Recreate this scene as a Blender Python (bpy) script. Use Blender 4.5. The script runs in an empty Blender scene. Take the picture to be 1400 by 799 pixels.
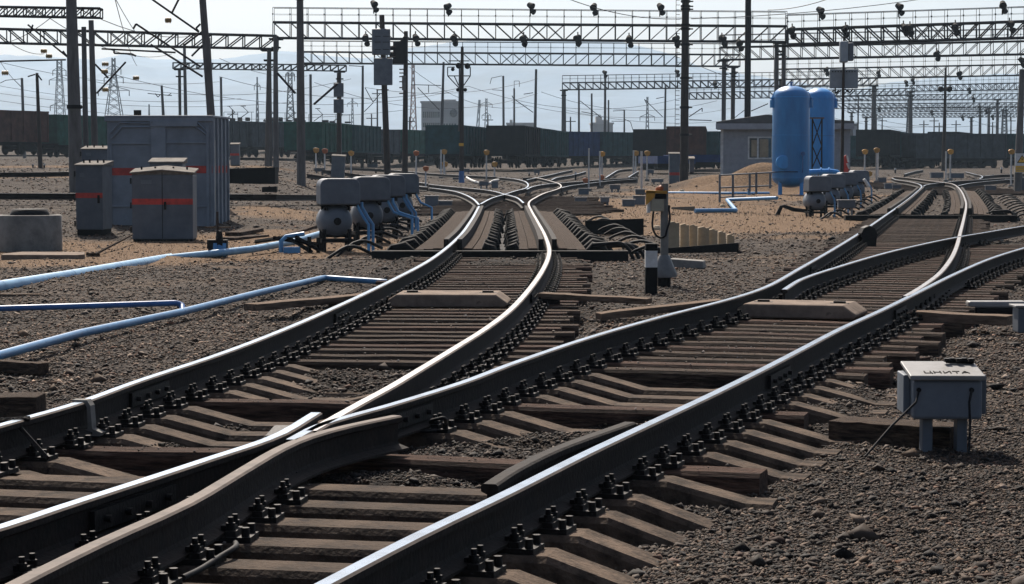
import bpy, math, random
import numpy as np
from mathutils import Vector, Matrix, noise as mnoise

random.seed(7)
rng = np.random.default_rng(7)
R = math.radians
scene = bpy.context.scene
col = scene.collection

# ------------------------------------------------------------------ camera, sky, sun, exposure
F_PX, HOR, CAM_H = 3100.0, 218.0, 1.675
PITCH = math.atan((399.5 - HOR) / F_PX)
cam_data = bpy.data.cameras.new("camera")
cam = bpy.data.objects.new("camera", cam_data)
col.objects.link(cam)
cam.location = (0, 0, CAM_H)
cam.rotation_euler = (math.pi / 2 - PITCH, 0, 0)
cam_data.sensor_width = 36.0
cam_data.lens = F_PX / 1400.0 * 36.0
cam_data.clip_start = 0.1
cam_data.clip_end = 30000
scene.camera = cam

SUN_EL, SUN_AZ = R(45), R(-15)          # azimuth measured from the view direction (+Y), negative = left
world = bpy.data.worlds.new("World")
scene.world = world
world.use_nodes = True
wn = world.node_tree
wn.nodes.clear()
wo = wn.nodes.new('ShaderNodeOutputWorld')
bg = wn.nodes.new('ShaderNodeBackground')
sky = wn.nodes.new('ShaderNodeTexSky')
sky.sky_type = 'NISHITA'
sky.sun_disc = False
sky.sun_elevation = SUN_EL
sky.sun_rotation = SUN_AZ
sky.air_density = 1.0
sky.dust_density = 3.2
sky.ozone_density = 2.0
bg.inputs['Strength'].default_value = 0.068
tint = wn.nodes.new('ShaderNodeMix'); tint.data_type = 'RGBA'; tint.blend_type = 'MULTIPLY'; tint.inputs[0].default_value = 1
tint.inputs[7].default_value = (1.07, 0.985, 0.965, 1)
wn.links.new(sky.outputs[0], tint.inputs[6]); wn.links.new(tint.outputs[2], bg.inputs[0])
wn.links.new(bg.outputs[0], wo.inputs[0])

sun_d = bpy.data.lights.new("sun", 'SUN')
sun_d.energy = 5
sun_d.angle = R(0.55)
sun_d.color = (1.0, 0.91, 0.80)
sun = bpy.data.objects.new("sun", sun_d)
col.objects.link(sun)
sdir = Vector((math.sin(SUN_AZ) * math.cos(SUN_EL), math.cos(SUN_AZ) * math.cos(SUN_EL), math.sin(SUN_EL)))
sun.rotation_euler = sdir.to_track_quat('Z', 'Y').to_euler()
sun.location = (-20, 40, 60)

scene.view_settings.view_transform = 'Standard'
scene.view_settings.look = 'None'
scene.view_settings.gamma = 1.0
scene.view_settings.use_curve_mapping = False
scene.view_settings.exposure = 0.8

# ------------------------------------------------------------------ pixel helpers (numbers are measured on the 1400 px photograph)
CP, SP = math.cos(PITCH), math.sin(PITCH)
def ray(px, py):
    cx, cy = (px - 700.0) / F_PX, (399.5 - py) / F_PX
    return Vector((cx, CP + cy * SP, -SP + cy * CP))
def at(px, py, d):
    v = ray(px, py)
    return Vector((0, 0, CAM_H)) + v * (d / v.y)
def lerp_tab(tab, v):
    if v <= tab[0][0]: return tab[0][1]
    for (a, b), (c, e) in zip(tab, tab[1:]):
        if v <= c: return b + (e - b) * (v - a) / (c - a)
    return tab[-1][1]
def sstep(a, b, v):
    t = min(1, max(0, (v - a) / (b - a)))
    return t * t * (3 - 2 * t)
E_MID = [(0, 0), (75, 0), (170, .6), (235, .8), (300, 3.9), (1000, 4.2)]
E_LEFT = [(0, 0), (46, 0), (62, .43), (67, .47), (80, .86), (86, .92), (165, 1.64), (250, 1.8), (310, 4.4), (1000, 4.4)]
def T0(x, y):
    if y < 20: return 0.0
    u = x / y * F_PX + 700
    t = 1 - sstep(340, 545, u)
    return lerp_tab(E_MID, y) * (1 - t) + lerp_tab(E_LEFT, y) * t
def gp(px, py, h=0.0):
    """point of the terrain (raised by h) that shows at a pixel"""
    v = ray(px, py)
    o = Vector((0, 0, CAM_H))
    prev = 3.0
    d = 3.0
    while d < 420:
        p = o + v * (d / v.y)
        if p.z <= T0(p.x, p.y) + h:
            lo, hi = prev, d
            for _ in range(24):
                m = (lo + hi) / 2
                q = o + v * (m / v.y)
                if q.z <= T0(q.x, q.y) + h: hi = m
                else: lo = m
            q = o + v * (hi / v.y)
            return q
        prev = d
        d *= 1.02
    return o + v * (300 / v.y)
def ground(x, y): return Vector((x, y, T0(x, y)))
def base(px, d):
    """ground point in the column px at distance d"""
    x = (px - 700) / F_PX * d
    return ground(x, d)

# ------------------------------------------------------------------ mesh builder
class MB:
    def __init__(s):
        s.v = []; s.f = []; s.m = []; s.sm = []
    def add(s, vs, fs, mi=0, smooth=False):
        b = len(s.v)
        s.v += [tuple(p) for p in vs]
        for f in fs:
            s.f.append([i + b for i in f]); s.m.append(mi); s.sm.append(smooth)
        return s
    def box(s, c, size, rot=None, mi=0, taper=(1, 1)):
        cx, cy, cz = c; sx, sy, sz = size[0] / 2, size[1] / 2, size[2] / 2
        vs = []
        for z in (-1, 1):
            tx, ty = (taper if z > 0 else (1, 1))
            for x, y in ((-1, -1), (1, -1), (1, 1), (-1, 1)):
                p = Vector((x * sx * tx, y * sy * ty, z * sz))
                if rot is not None: p = rot @ p
                vs.append((p.x + cx, p.y + cy, p.z + cz))
        return s.add(vs, [(3, 2, 1, 0), (4, 5, 6, 7), (0, 1, 5, 4), (1, 2, 6, 5), (2, 3, 7, 6), (3, 0, 4, 7)], mi)
    def b2(s, x0, x1, y0, y1, z0, z1, mi=0):
        return s.box(((x0 + x1) / 2, (y0 + y1) / 2, (z0 + z1) / 2), (x1 - x0, y1 - y0, z1 - z0), None, mi)
    def tube(s, p0, p1, r0, r1=None, n=8, mi=0, caps=True, smooth=True):
        r1 = r0 if r1 is None else r1
        p0, p1 = Vector(p0), Vector(p1)
        ax = (p1 - p0)
        if ax.length < 1e-6: return s
        ax.normalize()
        a = ax.orthogonal().normalized(); b = ax.cross(a)
        vs = []
        for p, r in ((p0, r0), (p1, r1)):
            for k in range(n):
                t = 2 * math.pi * k / n + math.pi / n
                vs.append(p + a * (math.cos(t) * r) + b * (math.sin(t) * r))
        fs = [(k, (k + 1) % n, n + (k + 1) % n, n + k) for k in range(n)]
        s.add(vs, fs, mi, smooth and n > 4)
        if caps: s.add(vs, [tuple(range(n - 1, -1, -1)), tuple(range(n, 2 * n))], mi)
        return s
    def path(s, pts, r, n=8, mi=0, caps=True):
        pts = [Vector(p) for p in pts]
        vs = []; up = None
        rs = r if isinstance(r, (list, tuple)) else [r] * len(pts)
        for i, p in enumerate(pts):
            t = (pts[min(i + 1, len(pts) - 1)] - pts[max(i - 1, 0)]).normalized()
            if up is None: up = t.orthogonal().normalized()
            up = (up - t * up.dot(t)).normalized()
            bb = t.cross(up)
            for k in range(n):
                a = 2 * math.pi * k / n
                vs.append(p + up * (math.cos(a) * rs[i]) + bb * (math.sin(a) * rs[i]))
        fs = []
        for i in range(len(pts) - 1):
            for k in range(n):
                fs.append((i * n + k, i * n + (k + 1) % n, (i + 1) * n + (k + 1) % n, (i + 1) * n + k))
        s.add(vs, fs, mi, True)
        if caps: s.add(vs, [tuple(range(n - 1, -1, -1)), tuple(range(len(vs) - n, len(vs)))], mi)
        return s
    def lathe(s, prof, n=16, mi=0, c=(0, 0, 0), axis='Z', smooth=True):
        vs = []
        for (r, z) in prof:
            for k in range(n):
                a = 2 * math.pi * k / n
                x, y = r * math.cos(a), r * math.sin(a)
                if axis == 'Z': p = (x, y, z)
                elif axis == 'Y': p = (x, z, y)
                else: p = (z, x, y)
                vs.append((p[0] + c[0], p[1] + c[1], p[2] + c[2]))
        fs = []
        for i in range(len(prof) - 1):
            for k in range(n):
                fs.append((i * n + k, i * n + (k + 1) % n, (i + 1) * n + (k + 1) % n, (i + 1) * n + k))
        s.add(vs, fs, mi, smooth)
        if prof[0][0] > 1e-4: s.add(vs[:n], [tuple(range(n - 1, -1, -1))], mi)
        if prof[-1][0] > 1e-4: s.add(vs[-n:], [tuple(range(n))], mi)
        return s
    def prism(s, prof, y0, y1, mi=0, axis='Y', c=(0, 0, 0)):
        """closed outline (a,b) extruded along an axis"""
        n = len(prof); vs = []
        for y in (y0, y1):
            for a, b in prof:
                p = (a, y, b) if axis == 'Y' else ((y, a, b) if axis == 'X' else (a, b, y))
                vs.append((p[0] + c[0], p[1] + c[1], p[2] + c[2]))
        fs = [(k, (k + 1) % n, n + (k + 1) % n, n + k) for k in range(n)]
        fs += [tuple(range(n - 1, -1, -1)), tuple(range(n, 2 * n))]
        return s.add(vs, fs, mi)
    def strut(s, p0, p1, w, h=None, mi=0):
        """square bar between two points"""
        return s.tube(p0, p1, (w if h is None else h) * 0.7071, n=4, mi=mi, smooth=False)
    def data(s, name, mats, origin=(0, 0, 0)):
        me = bpy.data.meshes.new(name)
        ox, oy, oz = origin
        me.from_pydata([(x - ox, y - oy, z - oz) for x, y, z in s.v], [], s.f)
        for m in (mats if isinstance(mats, (list, tuple)) else [mats]): me.materials.append(m)
        me.polygons.foreach_set('material_index', s.m)
        me.polygons.foreach_set('use_smooth', s.sm)
        me.update()
        import bmesh
        bm = bmesh.new(); bm.from_mesh(me)
        bmesh.ops.recalc_face_normals(bm, faces=bm.faces)
        bm.to_mesh(me); bm.free()
        return me
    def build(s, name, mats, parent=None, origin=(0, 0, 0), bevel=0, loc=None):
        o = bpy.data.objects.new(name, s.data(name, mats, origin))
        col.objects.link(o)
        if parent is not None: o.parent = parent
        else: o.location = origin
        if loc is not None: o.location = loc
        if bevel:
            b = o.modifiers.new('bevel', 'BEVEL'); b.width = bevel; b.segments = 2; b.limit_method = 'ANGLE'; b.angle_limit = R(40)
        return o

def tag(o, label=None, cat=None, group=None, kind=None):
    if label: o['label'] = label
    if cat: o['category'] = cat
    if group: o['group'] = group
    if kind: o['kind'] = kind
    return o
def thing(name, label, cat, loc=(0, 0, 0), rz=0, group=None):
    o = bpy.data.objects.new(name, None)
    o.empty_display_size = 0.1
    col.objects.link(o)
    o.location = loc; o.rotation_euler = (0, 0, rz)
    return tag(o, label, cat, group)
KIDS = {}
def copy_tree(o, parent=None, kids=None):
    c = o.copy(); col.objects.link(c)
    if parent is not None: c.parent = parent
    for ch in (kids or all_kids())[o.name] if o.name in (kids or all_kids()) else []:
        copy_tree(ch, c, kids)
    return c
def all_kids():
    d = {}
    for ob in bpy.data.objects:
        if ob.parent: d.setdefault(ob.parent.name, []).append(ob)
    return d
def dup(o, loc, rz=0, label=None, group=None, scale=None):
    k = all_kids()
    c = copy_tree(o, None, k)
    c.location = loc; c.rotation_euler = (0, 0, rz)
    if scale: c.scale = (scale, scale, scale)
    if label: c['label'] = label
    if group: c['group'] = group
    return c

# ------------------------------------------------------------------ materials
def mat(name, c1, c2=None, rough=.7, metal=0., scale=8., bump=.15, bscale=None, spec=.5, detail=6, stretch=None, dirt=None, world_tex=False, ramp=(.35, .65)):
    m = bpy.data.materials.new(name); m.use_nodes = True
    nt = m.node_tree; n = nt.nodes; l = nt.links
    p = n['Principled BSDF']
    p.inputs['Roughness'].default_value = rough
    p.inputs['Metallic'].default_value = metal
    p.inputs['Specular IOR Level'].default_value = spec
    tc = n.new('ShaderNodeTexCoord')
    src = tc.outputs['Object']
    if world_tex:
        g = n.new('ShaderNodeNewGeometry'); src = g.outputs['Position']
    if stretch:
        mp = n.new('ShaderNodeMapping'); mp.inputs['Scale'].default_value = stretch
        l.new(src, mp.inputs['Vector']); src = mp.outputs[0]
    nz = n.new('ShaderNodeTexNoise'); nz.inputs['Scale'].default_value = scale; nz.inputs['Detail'].default_value = detail
    nz.inputs['Roughness'].default_value = .65
    l.new(src, nz.inputs['Vector'])
    rp = n.new('ShaderNodeValToRGB')
    rp.color_ramp.elements[0].position = ramp[0]; rp.color_ramp.elements[1].position = ramp[1]
    c2 = c2 or tuple(x * .6 for x in c1)
    rp.color_ramp.elements[0].color = (*c2, 1); rp.color_ramp.elements[1].color = (*c1, 1)
    l.new(nz.outputs['Fac'], rp.inputs[0])
    out = rp.outputs[0]
    # object to object variation
    oi = n.new('ShaderNodeObjectInfo')
    hs = n.new('ShaderNodeHueSaturation')
    mr = n.new('ShaderNodeMapRange'); mr.inputs[3].default_value = .8; mr.inputs[4].default_value = 1.2
    l.new(oi.outputs['Random'], mr.inputs[0]); l.new(mr.outputs[0], hs.inputs['Value']); l.new(out, hs.inputs['Color'])
    out = hs.outputs[0]
    if dirt:
        n2 = n.new('ShaderNodeTexNoise'); n2.inputs['Scale'].default_value = dirt[1]; n2.inputs['Detail'].default_value = 8; n2.inputs['Roughness'].default_value = .75
        l.new(src, n2.inputs['Vector'])
        r2 = n.new('ShaderNodeValToRGB'); r2.color_ramp.elements[0].position = dirt[2]; r2.color_ramp.elements[1].position = dirt[2] + .12
        l.new(n2.outputs['Fac'], r2.inputs[0])
        mx = n.new('ShaderNodeMix'); mx.data_type = 'RGBA'
        l.new(r2.outputs[0], mx.inputs[0]); l.new(out, mx.inputs[6]); mx.inputs[7].default_value = (*dirt[0], 1)
        out = mx.outputs[2]
    l.new(out, p.inputs['Base Color'])
    if bump:
        bz = n.new('ShaderNodeTexNoise'); bz.inputs['Scale'].default_value = bscale or scale * 4; bz.inputs['Detail'].default_value = 6
        l.new(src, bz.inputs['Vector'])
        bp = n.new('ShaderNodeBump'); bp.inputs['Strength'].default_value = bump; bp.inputs['Distance'].default_value = .02
        l.new(bz.outputs['Fac'], bp.inputs['Height']); l.new(bp.outputs[0], p.inputs['Normal'])
    return m

M = {}
M['rail_top'] = mat('polished_rail_head', (.36, .44, .54), (.22, .26, .31), rough=.25, metal=1, scale=3, bump=.02, stretch=(1, 1, 1))
M['rail_worn'] = mat('worn_rail_head', (.27, .265, .26), (.13, .12, .11), rough=.36, metal=.9, scale=4, bump=.05)
M['rail_dull'] = mat('dull_rail_head', (.105, .080, .064), (.05, .038, .031), rough=.75, metal=0, spec=.25, scale=5, bump=.1)
M['rail_side'] = mat('rusty_rail_side', (.018, .013, .010), (.009, .007, .006), rough=.85, spec=.2, scale=9, bump=.3)
M['iron'] = mat('oily_iron', (.012, .010, .009), (.005, .005, .005), rough=.65, spec=.25, metal=.3, scale=12, bump=.3)
M['black'] = mat('black_steel', (.008, .0075, .0075), (.004, .004, .004), rough=.8, spec=.15, scale=6, bump=.2)
M['wood'] = mat('weathered_timber', (.112, .078, .056), (.026, .019, .015), rough=.95, spec=.12, scale=6, bump=1.0, bscale=16, stretch=(1, 14, 8), dirt=((.020, .016, .013), 2.2, .50), ramp=(.38, .62))
M['wood_red'] = mat('red_brown_timber', (.120, .072, .052), (.034, .022, .017), rough=.95, spec=.12, scale=6, bump=1.0, bscale=16, stretch=(1, 14, 8), dirt=((.022, .016, .013), 2.2, .50), ramp=(.38, .62))
M['wood_light'] = mat('bleached_plank', (.17, .12, .085), (.06, .043, .032), rough=.95, spec=.12, scale=4, bump=.6, bscale=12, stretch=(1, 10, 6))
M['sleeper'] = mat('stained_concrete_sleeper', (.115, .082, .059), (.032, .024, .018), rough=.95, spec=.12, scale=7, bump=.6, bscale=40, dirt=((.024, .019, .016), 3.5, .52), ramp=(.38, .62))
M['slab'] = mat('worn_concrete', (.20, .155, .12), (.11, .085, .068), rough=.95, spec=.12, scale=5, bump=.3, dirt=((.07, .055, .045), 5, .6))
M['concrete'] = mat('grey_concrete', (.20, .19, .17), (.11, .105, .095), rough=.9, scale=4, bump=.3, dirt=((.08, .075, .07), 2.5, .58))
M['pole'] = mat('concrete_pole_grey', (.125, .118, .112), (.07, .065, .06), rough=.9, scale=2, bump=.2, stretch=(3, 3, .6), dirt=((.06, .055, .05), 2, .62))
M['pole_brown'] = mat('brown_pole', (.05, .036, .028), (.022, .017, .014), rough=.9, scale=3, bump=.2, stretch=(3, 3, .6))
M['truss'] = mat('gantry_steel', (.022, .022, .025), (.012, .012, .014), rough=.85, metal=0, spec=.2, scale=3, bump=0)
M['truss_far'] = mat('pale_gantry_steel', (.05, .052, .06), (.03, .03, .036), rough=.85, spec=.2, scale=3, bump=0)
M['paint_grey'] = mat('grey_blue_paint', (.110, .128, .150), (.072, .086, .105), rough=.55, scale=3, bump=.12, dirt=((.07, .06, .055), 4, .66), spec=.4)
M['paint_light'] = mat('light_grey_paint', (.20, .20, .20), (.14, .137, .13), rough=.55, scale=4, bump=.1, dirt=((.13, .10, .08), 6, .66))
M['paint_booth'] = mat('booth_paint', (.19, .215, .245), (.135, .155, .18), rough=.6, scale=2, bump=.1, dirt=((.07, .055, .045), 3, .62), spec=.3)
M['lid'] = mat('dusty_lid', (.20, .185, .165), (.12, .11, .098), rough=.95, scale=6, bump=.1, spec=.1)
M['red'] = mat('red_band_paint', (.52, .040, .025), (.26, .022, .016), rough=.6, scale=6, bump=.05)
M['blue'] = mat('blue_pipe_paint', (.085, .275, .50), (.050, .18, .36), rough=.4, scale=2.5, bump=.08, dirt=((.05, .06, .07), 3.5, .66))
M['blue_deep'] = mat('deep_blue_paint', (.030, .115, .30), (.018, .075, .21), rough=.4, scale=3, bump=.05)
M['tank'] = mat('tank_blue_paint', (.028, .245, .58), (.018, .18, .46), rough=.38, scale=1.2, bump=.05, stretch=(2, 2, .5), dirt=((.03, .10, .22), 1.6, .68))
M['blue_pale'] = mat('sun_bleached_blue', (.17, .34, .50), (.10, .22, .36), rough=.5, scale=3, bump=.1, dirt=((.16, .17, .17), 5, .62))
M['yellow'] = mat('amber_plastic', (.55, .27, .03), (.36, .17, .02), rough=.5, scale=8, bump=.05)
M['yellow_sign'] = mat('yellow_sign_face', (.85, .48, .04), (.75, .42, .03), rough=.5, scale=8, bump=0)
M['orange'] = mat('orange_cap', (.42, .11, .025), (.26, .07, .02), rough=.6, scale=8, bump=.05)
M['white'] = mat('white_paint', (.62, .62, .60), (.42, .41, .39), rough=.6, scale=6, bump=.1)
M['cream'] = mat('cream_panel', (.42, .38, .28), (.28, .25, .19), rough=.6, scale=6, bump=.1)
M['board'] = mat('signal_board_paint', (.26, .30, .33), (.20, .235, .26), rough=.7, scale=3, bump=.05)
M['siding'] = mat('grey_siding', (.31, .32, .345), (.24, .25, .27), rough=.6, scale=3, bump=.05)
M['roof'] = mat('dark_roof', (.07, .065, .065), (.04, .04, .04), rough=.7, scale=3, bump=.2)
M['glass'] = mat('window_glass', (.06, .07, .06), (.03, .035, .03), rough=.1, scale=2, bump=0)
M['rubber'] = mat('black_rubber', (.009, .009, .010), (.005, .005, .006), rough=.7, spec=.2, scale=10, bump=.1)
M['insul'] = mat('yellowed_insulator', (.48, .34, .14), (.34, .23, .09), rough=.35, scale=10, bump=0)
M['wire'] = mat('overhead_wire', (.05, .05, .055), (.03, .03, .035), rough=.6, scale=3, bump=0)
M['fence'] = mat('old_tan_concrete', (.46, .37, .245), (.28, .22, .145), rough=.9, scale=3, bump=.3, dirt=((.12, .10, .08), 4, .6))
M['block'] = mat('apartment_concrete', (.42, .40, .38), (.30, .29, .28), rough=.9, scale=.15, bump=0)
M['crane'] = mat('tower_lattice_paint', (.38, .22, .18), (.28, .2, .18), rough=.7, scale=1, bump=0)
def wagon_mat(n, a): return mat(n, a, tuple(x * .5 for x in a), rough=.85, spec=.15, scale=1.4, bump=.15, dirt=(tuple(x * .35 + .012 for x in a), 2.2, .56))
WM = {'brown': wagon_mat('brown_wagon_paint', (.100, .042, .031)), 'green': wagon_mat('green_wagon_paint', (.018, .092, .066)),
      'grey': wagon_mat('grey_wagon_paint', (.060, .070, .080)), 'teal': wagon_mat('teal_wagon_paint', (.018, .072, .078)),
      'dark': wagon_mat('dark_wagon_paint', (.018, .022, .022)), 'blue': wagon_mat('blue_wagon_paint', (.018, .05, .16))}

# ------------------------------------------------------------------ rails, traced on the photograph
RH = 0.32
def smooth_px(pts, k=6):
    out = []
    P = [Vector((*p, 0)) for p in pts]
    for i in range(len(P) - 1):
        p0 = P[max(i - 1, 0)]; p1 = P[i]; p2 = P[i + 1]; p3 = P[min(i + 2, len(P) - 1)]
        # centripetal-ish: limited tangents
        L = (p2 - p1).length
        m1 = (p2 - p0); m2 = (p3 - p1)
        m1 = m1.normalized() * L if m1.length > 0 else m1
        m2 = m2.normalized() * L if m2.length > 0 else m2
        for j in range(k):
            t = j / k; t2 = t * t; t3 = t2 * t
            out.append(p1 * (2*t3-3*t2+1) + m1 * (t3-2*t2+t) + p2 * (-2*t3+3*t2) + m2 * (t3-t2))
    out.append(P[-1])
    return [(p.x, p.y) for p in out]
def world_line(pts, h=RH, k=6):
    return [gp(x, y, h) for x, y in smooth_px(pts, k)]
PX = {
 'L1': [(-560, 745), (-220, 645), (0, 581), (105, 551), (188, 521), (300, 484), (389, 450), (467, 416), (540, 381), (590, 354), (627, 324), (645, 300), (655, 282)],
 'R1': [(425, 589), (494, 550), (533, 529), (580, 501), (621, 476), (664, 449), (698, 423), (723, 396), (742, 369), (751, 345), (746, 324), (735, 303), (726, 287), (723, 277.5), (732.5, 270), (745, 264), (761, 259), (767, 255.5), (765.5, 252), (757.5, 249), (745, 245.5), (730, 242.8), (715, 243)],
 'L2': [(398, 601), (437, 581), (538, 552), (634, 522), (700, 497), (800, 463), (900, 434), (1000, 408), (1050, 391), (1095, 366), (1137, 342), (1173, 320), (1207, 297), (1230, 281), (1244, 270.5), (1255, 261), (1260, 256), (1258.5, 253), (1252, 250.5), (1240, 248), (1226, 246), (1219, 243.5)],
 'WR': [(-190, 905), (17, 799), (131, 743), (253, 688), (330, 643), (380, 614), (420, 597), (475, 582), (542, 568)],
 'WL': [(-330, 815), (0, 720), (94, 689), (218, 649), (300, 622), (341, 609), (385, 592), (432, 564)],
 'R2': [(250, 900), (440, 799), (568, 733), (690, 675), (800, 620), (866, 589), (971, 540), (1050, 501), (1100, 475), (1150, 449), (1205, 424), (1262, 396), (1300, 377), (1350, 355), (1400, 339), (1480, 318), (1560, 300)],
 'RB': [(1238, 405), (1262, 390.5), (1285, 373), (1300, 354), (1308, 337), (1313, 318), (1318, 298), (1321, 280), (1318, 269), (1314, 261), (1308.5, 255), (1302, 251.5), (1294, 250), (1285, 248.8), (1270, 247), (1255, 245), (1240, 243), (1222, 241.5)],
 'L3': [(1072, 396), (1095, 382), (1142, 366), (1210, 346), (1270, 332), (1310, 324), (1340, 319), (1400, 309), (1480, 296), (1560, 285)],
 'GUARD': [(669, 662), (700, 642), (760, 613), (861, 577)],
 'A1': [(655, 280), (647.6, 272.6), (637.6, 267), (625, 262.5), (610, 259.7), (597, 258), (587, 257)],
 'A2': [(716, 277.6), (708, 271), (698, 267.6), (690, 265.7), (679, 262.5), (666, 260), (647, 258), (625, 256), (605, 254), (586, 252)],
 'A3': [(657, 279), (664, 275), (673, 270.7), (690, 265.7), (705, 261), (718, 257.5), (722, 254), (720, 249.5), (710, 246), (698, 244), (680, 242.5)],
 'A5': [(720, 259), (727.5, 255.5), (742.5, 252.5), (761, 250.6), (795, 248), (833, 245), (870, 243)],
 'A6': [(767.5, 257), (780, 254), (795, 252), (833, 247.5), (870, 245)],
 'A7': [(720, 246), (734, 243), (751, 239.4), (770, 235), (782.6, 232.5)],
 'A8': [(754, 246), (761, 243), (782.6, 239.4), (801, 234.5)],
 'A9': [(828, 243), (836, 238), (845, 233), (864, 231)],
 'A10': [(859, 242.5), (866, 238), (873, 234)],
 'B3': [(1262, 255), (1266, 253), (1280, 250.5), (1290, 249.6), (1305, 248), (1330, 246.5), (1350, 245), (1400, 242)],
 'B4': [(1310, 254), (1324, 251), (1340, 249), (1375, 246), (1420, 243.5)],
 'B6': [(1320, 235), (1335, 239), (1343, 241.5), (1339, 245)],
 'B7': [(1344, 241), (1360, 239.5), (1400, 238)],
 'B8': [(1236, 238.5), (1248, 235), (1262, 232.5)],
 'C1': [(-40, 264), (100, 264.5), (250, 265), (441, 266.5)],
 'C3': [(-40, 236), (60, 235.5), (147, 233)],
 'C4': [(-60, 212), (100, 212.3), (250, 214), (400, 217), (520, 222)],
 'C5': [(440, 232), (500, 240), (545, 246), (585, 251)],
 'C6': [(420, 238), (480, 246), (530, 251), (585, 256)],
 'C7': [(470, 229), (540, 233), (600, 238), (680, 242)],
}
LINES = {k: world_line(v) for k, v in PX.items()}
def xat(name, y):
    L = LINES[name]
    best = None
    for a, b in zip(L, L[1:]):
        if (a.y - y) * (b.y - y) <= 0 and abs(a.y - b.y) > 1e-6:
            return a.x + (b.x - a.x) * (y - a.y) / (b.y - a.y)
    e = L[0] if abs(L[0].y - y) < abs(L[-1].y - y) else L[-1]
    return e.x
HAZE = .00014

# ------------------------------------------------------------------ terrain
def in_track(x, y):
    """0..1: how much the point lies in a ballast bed lowered between sleepers"""
    if y < 5 or y > 60: return 0.0
    r = 0.0
    if y < 12.5:
        a, b = xat('L1', y) - .95, xat('R2', y) + 1.0
        r = max(r, min(1, max(0, (x - a) / .15)) * min(1, max(0, (b - x) / .25)))
    else:
        a, b = xat('L1', y) - .95, xat('R1', y) + .75
        r = max(r, min(1, max(0, (x - a) / .15)) * min(1, max(0, (b - x) / .25)))
        a, b = xat('L2', y) - .75, (xat('R2', y) if y < 45 else xat('RB', y)) + 1.0
        r = max(r, min(1, max(0, (x - a) / .2)) * min(1, max(0, (b - x) / .25)))
    return r
LUT_Y = np.linspace(5, 62, 229)
LUT = {k: np.array([xat(k, y) for y in LUT_Y]) for k in ('L1', 'R1', 'L2', 'R2', 'RB')}
def lut(k, y): return np.interp(y, LUT_Y, LUT[k])
def track_mask(x, y):
    x = np.asarray(x, float); y = np.asarray(y, float)
    def band(a, b, wa, wb): return np.clip((x - a) / wa, 0, 1) * np.clip((b - x) / wb, 0, 1)
    z1 = band(lut('L1', y) - .95, lut('R2', y) + .62, .15, .25)
    A = band(lut('L1', y) - .95, lut('R1', y) + .8, .15, .25)
    r2 = np.where(y < 45, lut('R2', y), lut('RB', y))
    B = band(lut('L2', y) - .8, r2 + .72, .2, .25)
    r = np.where(y < 11.3, z1, np.maximum(A, B))
    return np.where((y < 5) | (y > 60), 0, r)
def pit_mask(x, y):
    """retarder pits"""
    x = np.asarray(x, float); y = np.asarray(y, float)
    lx, rx = lut('L1', np.minimum(y, 61)), lut('R1', np.minimum(y, 61))
    a = np.clip((y - 37.2) / .3, 0, 1) * np.clip((66 - y) / 1.5, 0, 1) * np.clip((x - (lx - 1.35)) / .3, 0, 1) * np.clip((rx + 1.35 - x) / .3, 0, 1)
    return a
def fbm(x, y, s, seed=0, octv=4):
    out = np.zeros_like(x); amp = .5
    for o in range(octv):
        r = np.random.default_rng(seed * 31 + o)
        for k in range(5):
            a = r.uniform(0, 2 * np.pi); ph = r.uniform(0, 2 * np.pi)
            out += amp * .3 * np.sin((x * np.cos(a) + y * np.sin(a)) * s * r.uniform(.6, 1.5) + ph)
        s *= 2.1; amp *= .55
    return out
MOUNDS = [(base(1045, 104).x, 104, 2.2, 1.6, 1.35), (base(1000, 104).x, 110, 2.4, 1.6, .7), (base(1108, 46).x, 46, 1.5, 4.0, .12), (base(560, 36).x, 34.5, 3, 1.6, .10), (base(380, 36).x, 33, 4, 3, .06),
          (base(640, 90).x, 86, 2, 4, .1), (base(1000, 60).x, 62, 3, 5, .15), (base(230, 36).x, 30, 3, 2.5, .08)]
def terr(x, y):
    x = np.asarray(x, float); y = np.asarray(y, float)
    yy = np.maximum(y, 1)
    u = x / yy * F_PX + 700
    t = np.clip((u - 340) / 205, 0, 1); t = 1 - t * t * (3 - 2 * t)
    t = np.where(y < 20, 0, t)
    em = np.interp(y, [a for a, b in E_MID], [b for a, b in E_MID])
    el = np.interp(y, [a for a, b in E_LEFT], [b for a, b in E_LEFT])
    z = em * (1 - t) + el * t
    tm = track_mask(x, y)
    rough = fbm(x, y, 1.1, 3) * .035 + fbm(x, y, 5.5, 5) * .012
    z = z + rough * (1 - tm) * np.clip((140 - y) / 60, 0, 1)
    z = z - tm * (.05 - np.clip(fbm(x, y, 1.9, 51) + .05, 0, .5) * .24)
    for mx, my, rx, ry, h in MOUNDS:
        z = z + h * np.exp(-(((x - mx) / rx) ** 2 + ((y - my) / ry) ** 2))
    z = z - pit_mask(x, y) * .3
    return z
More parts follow.
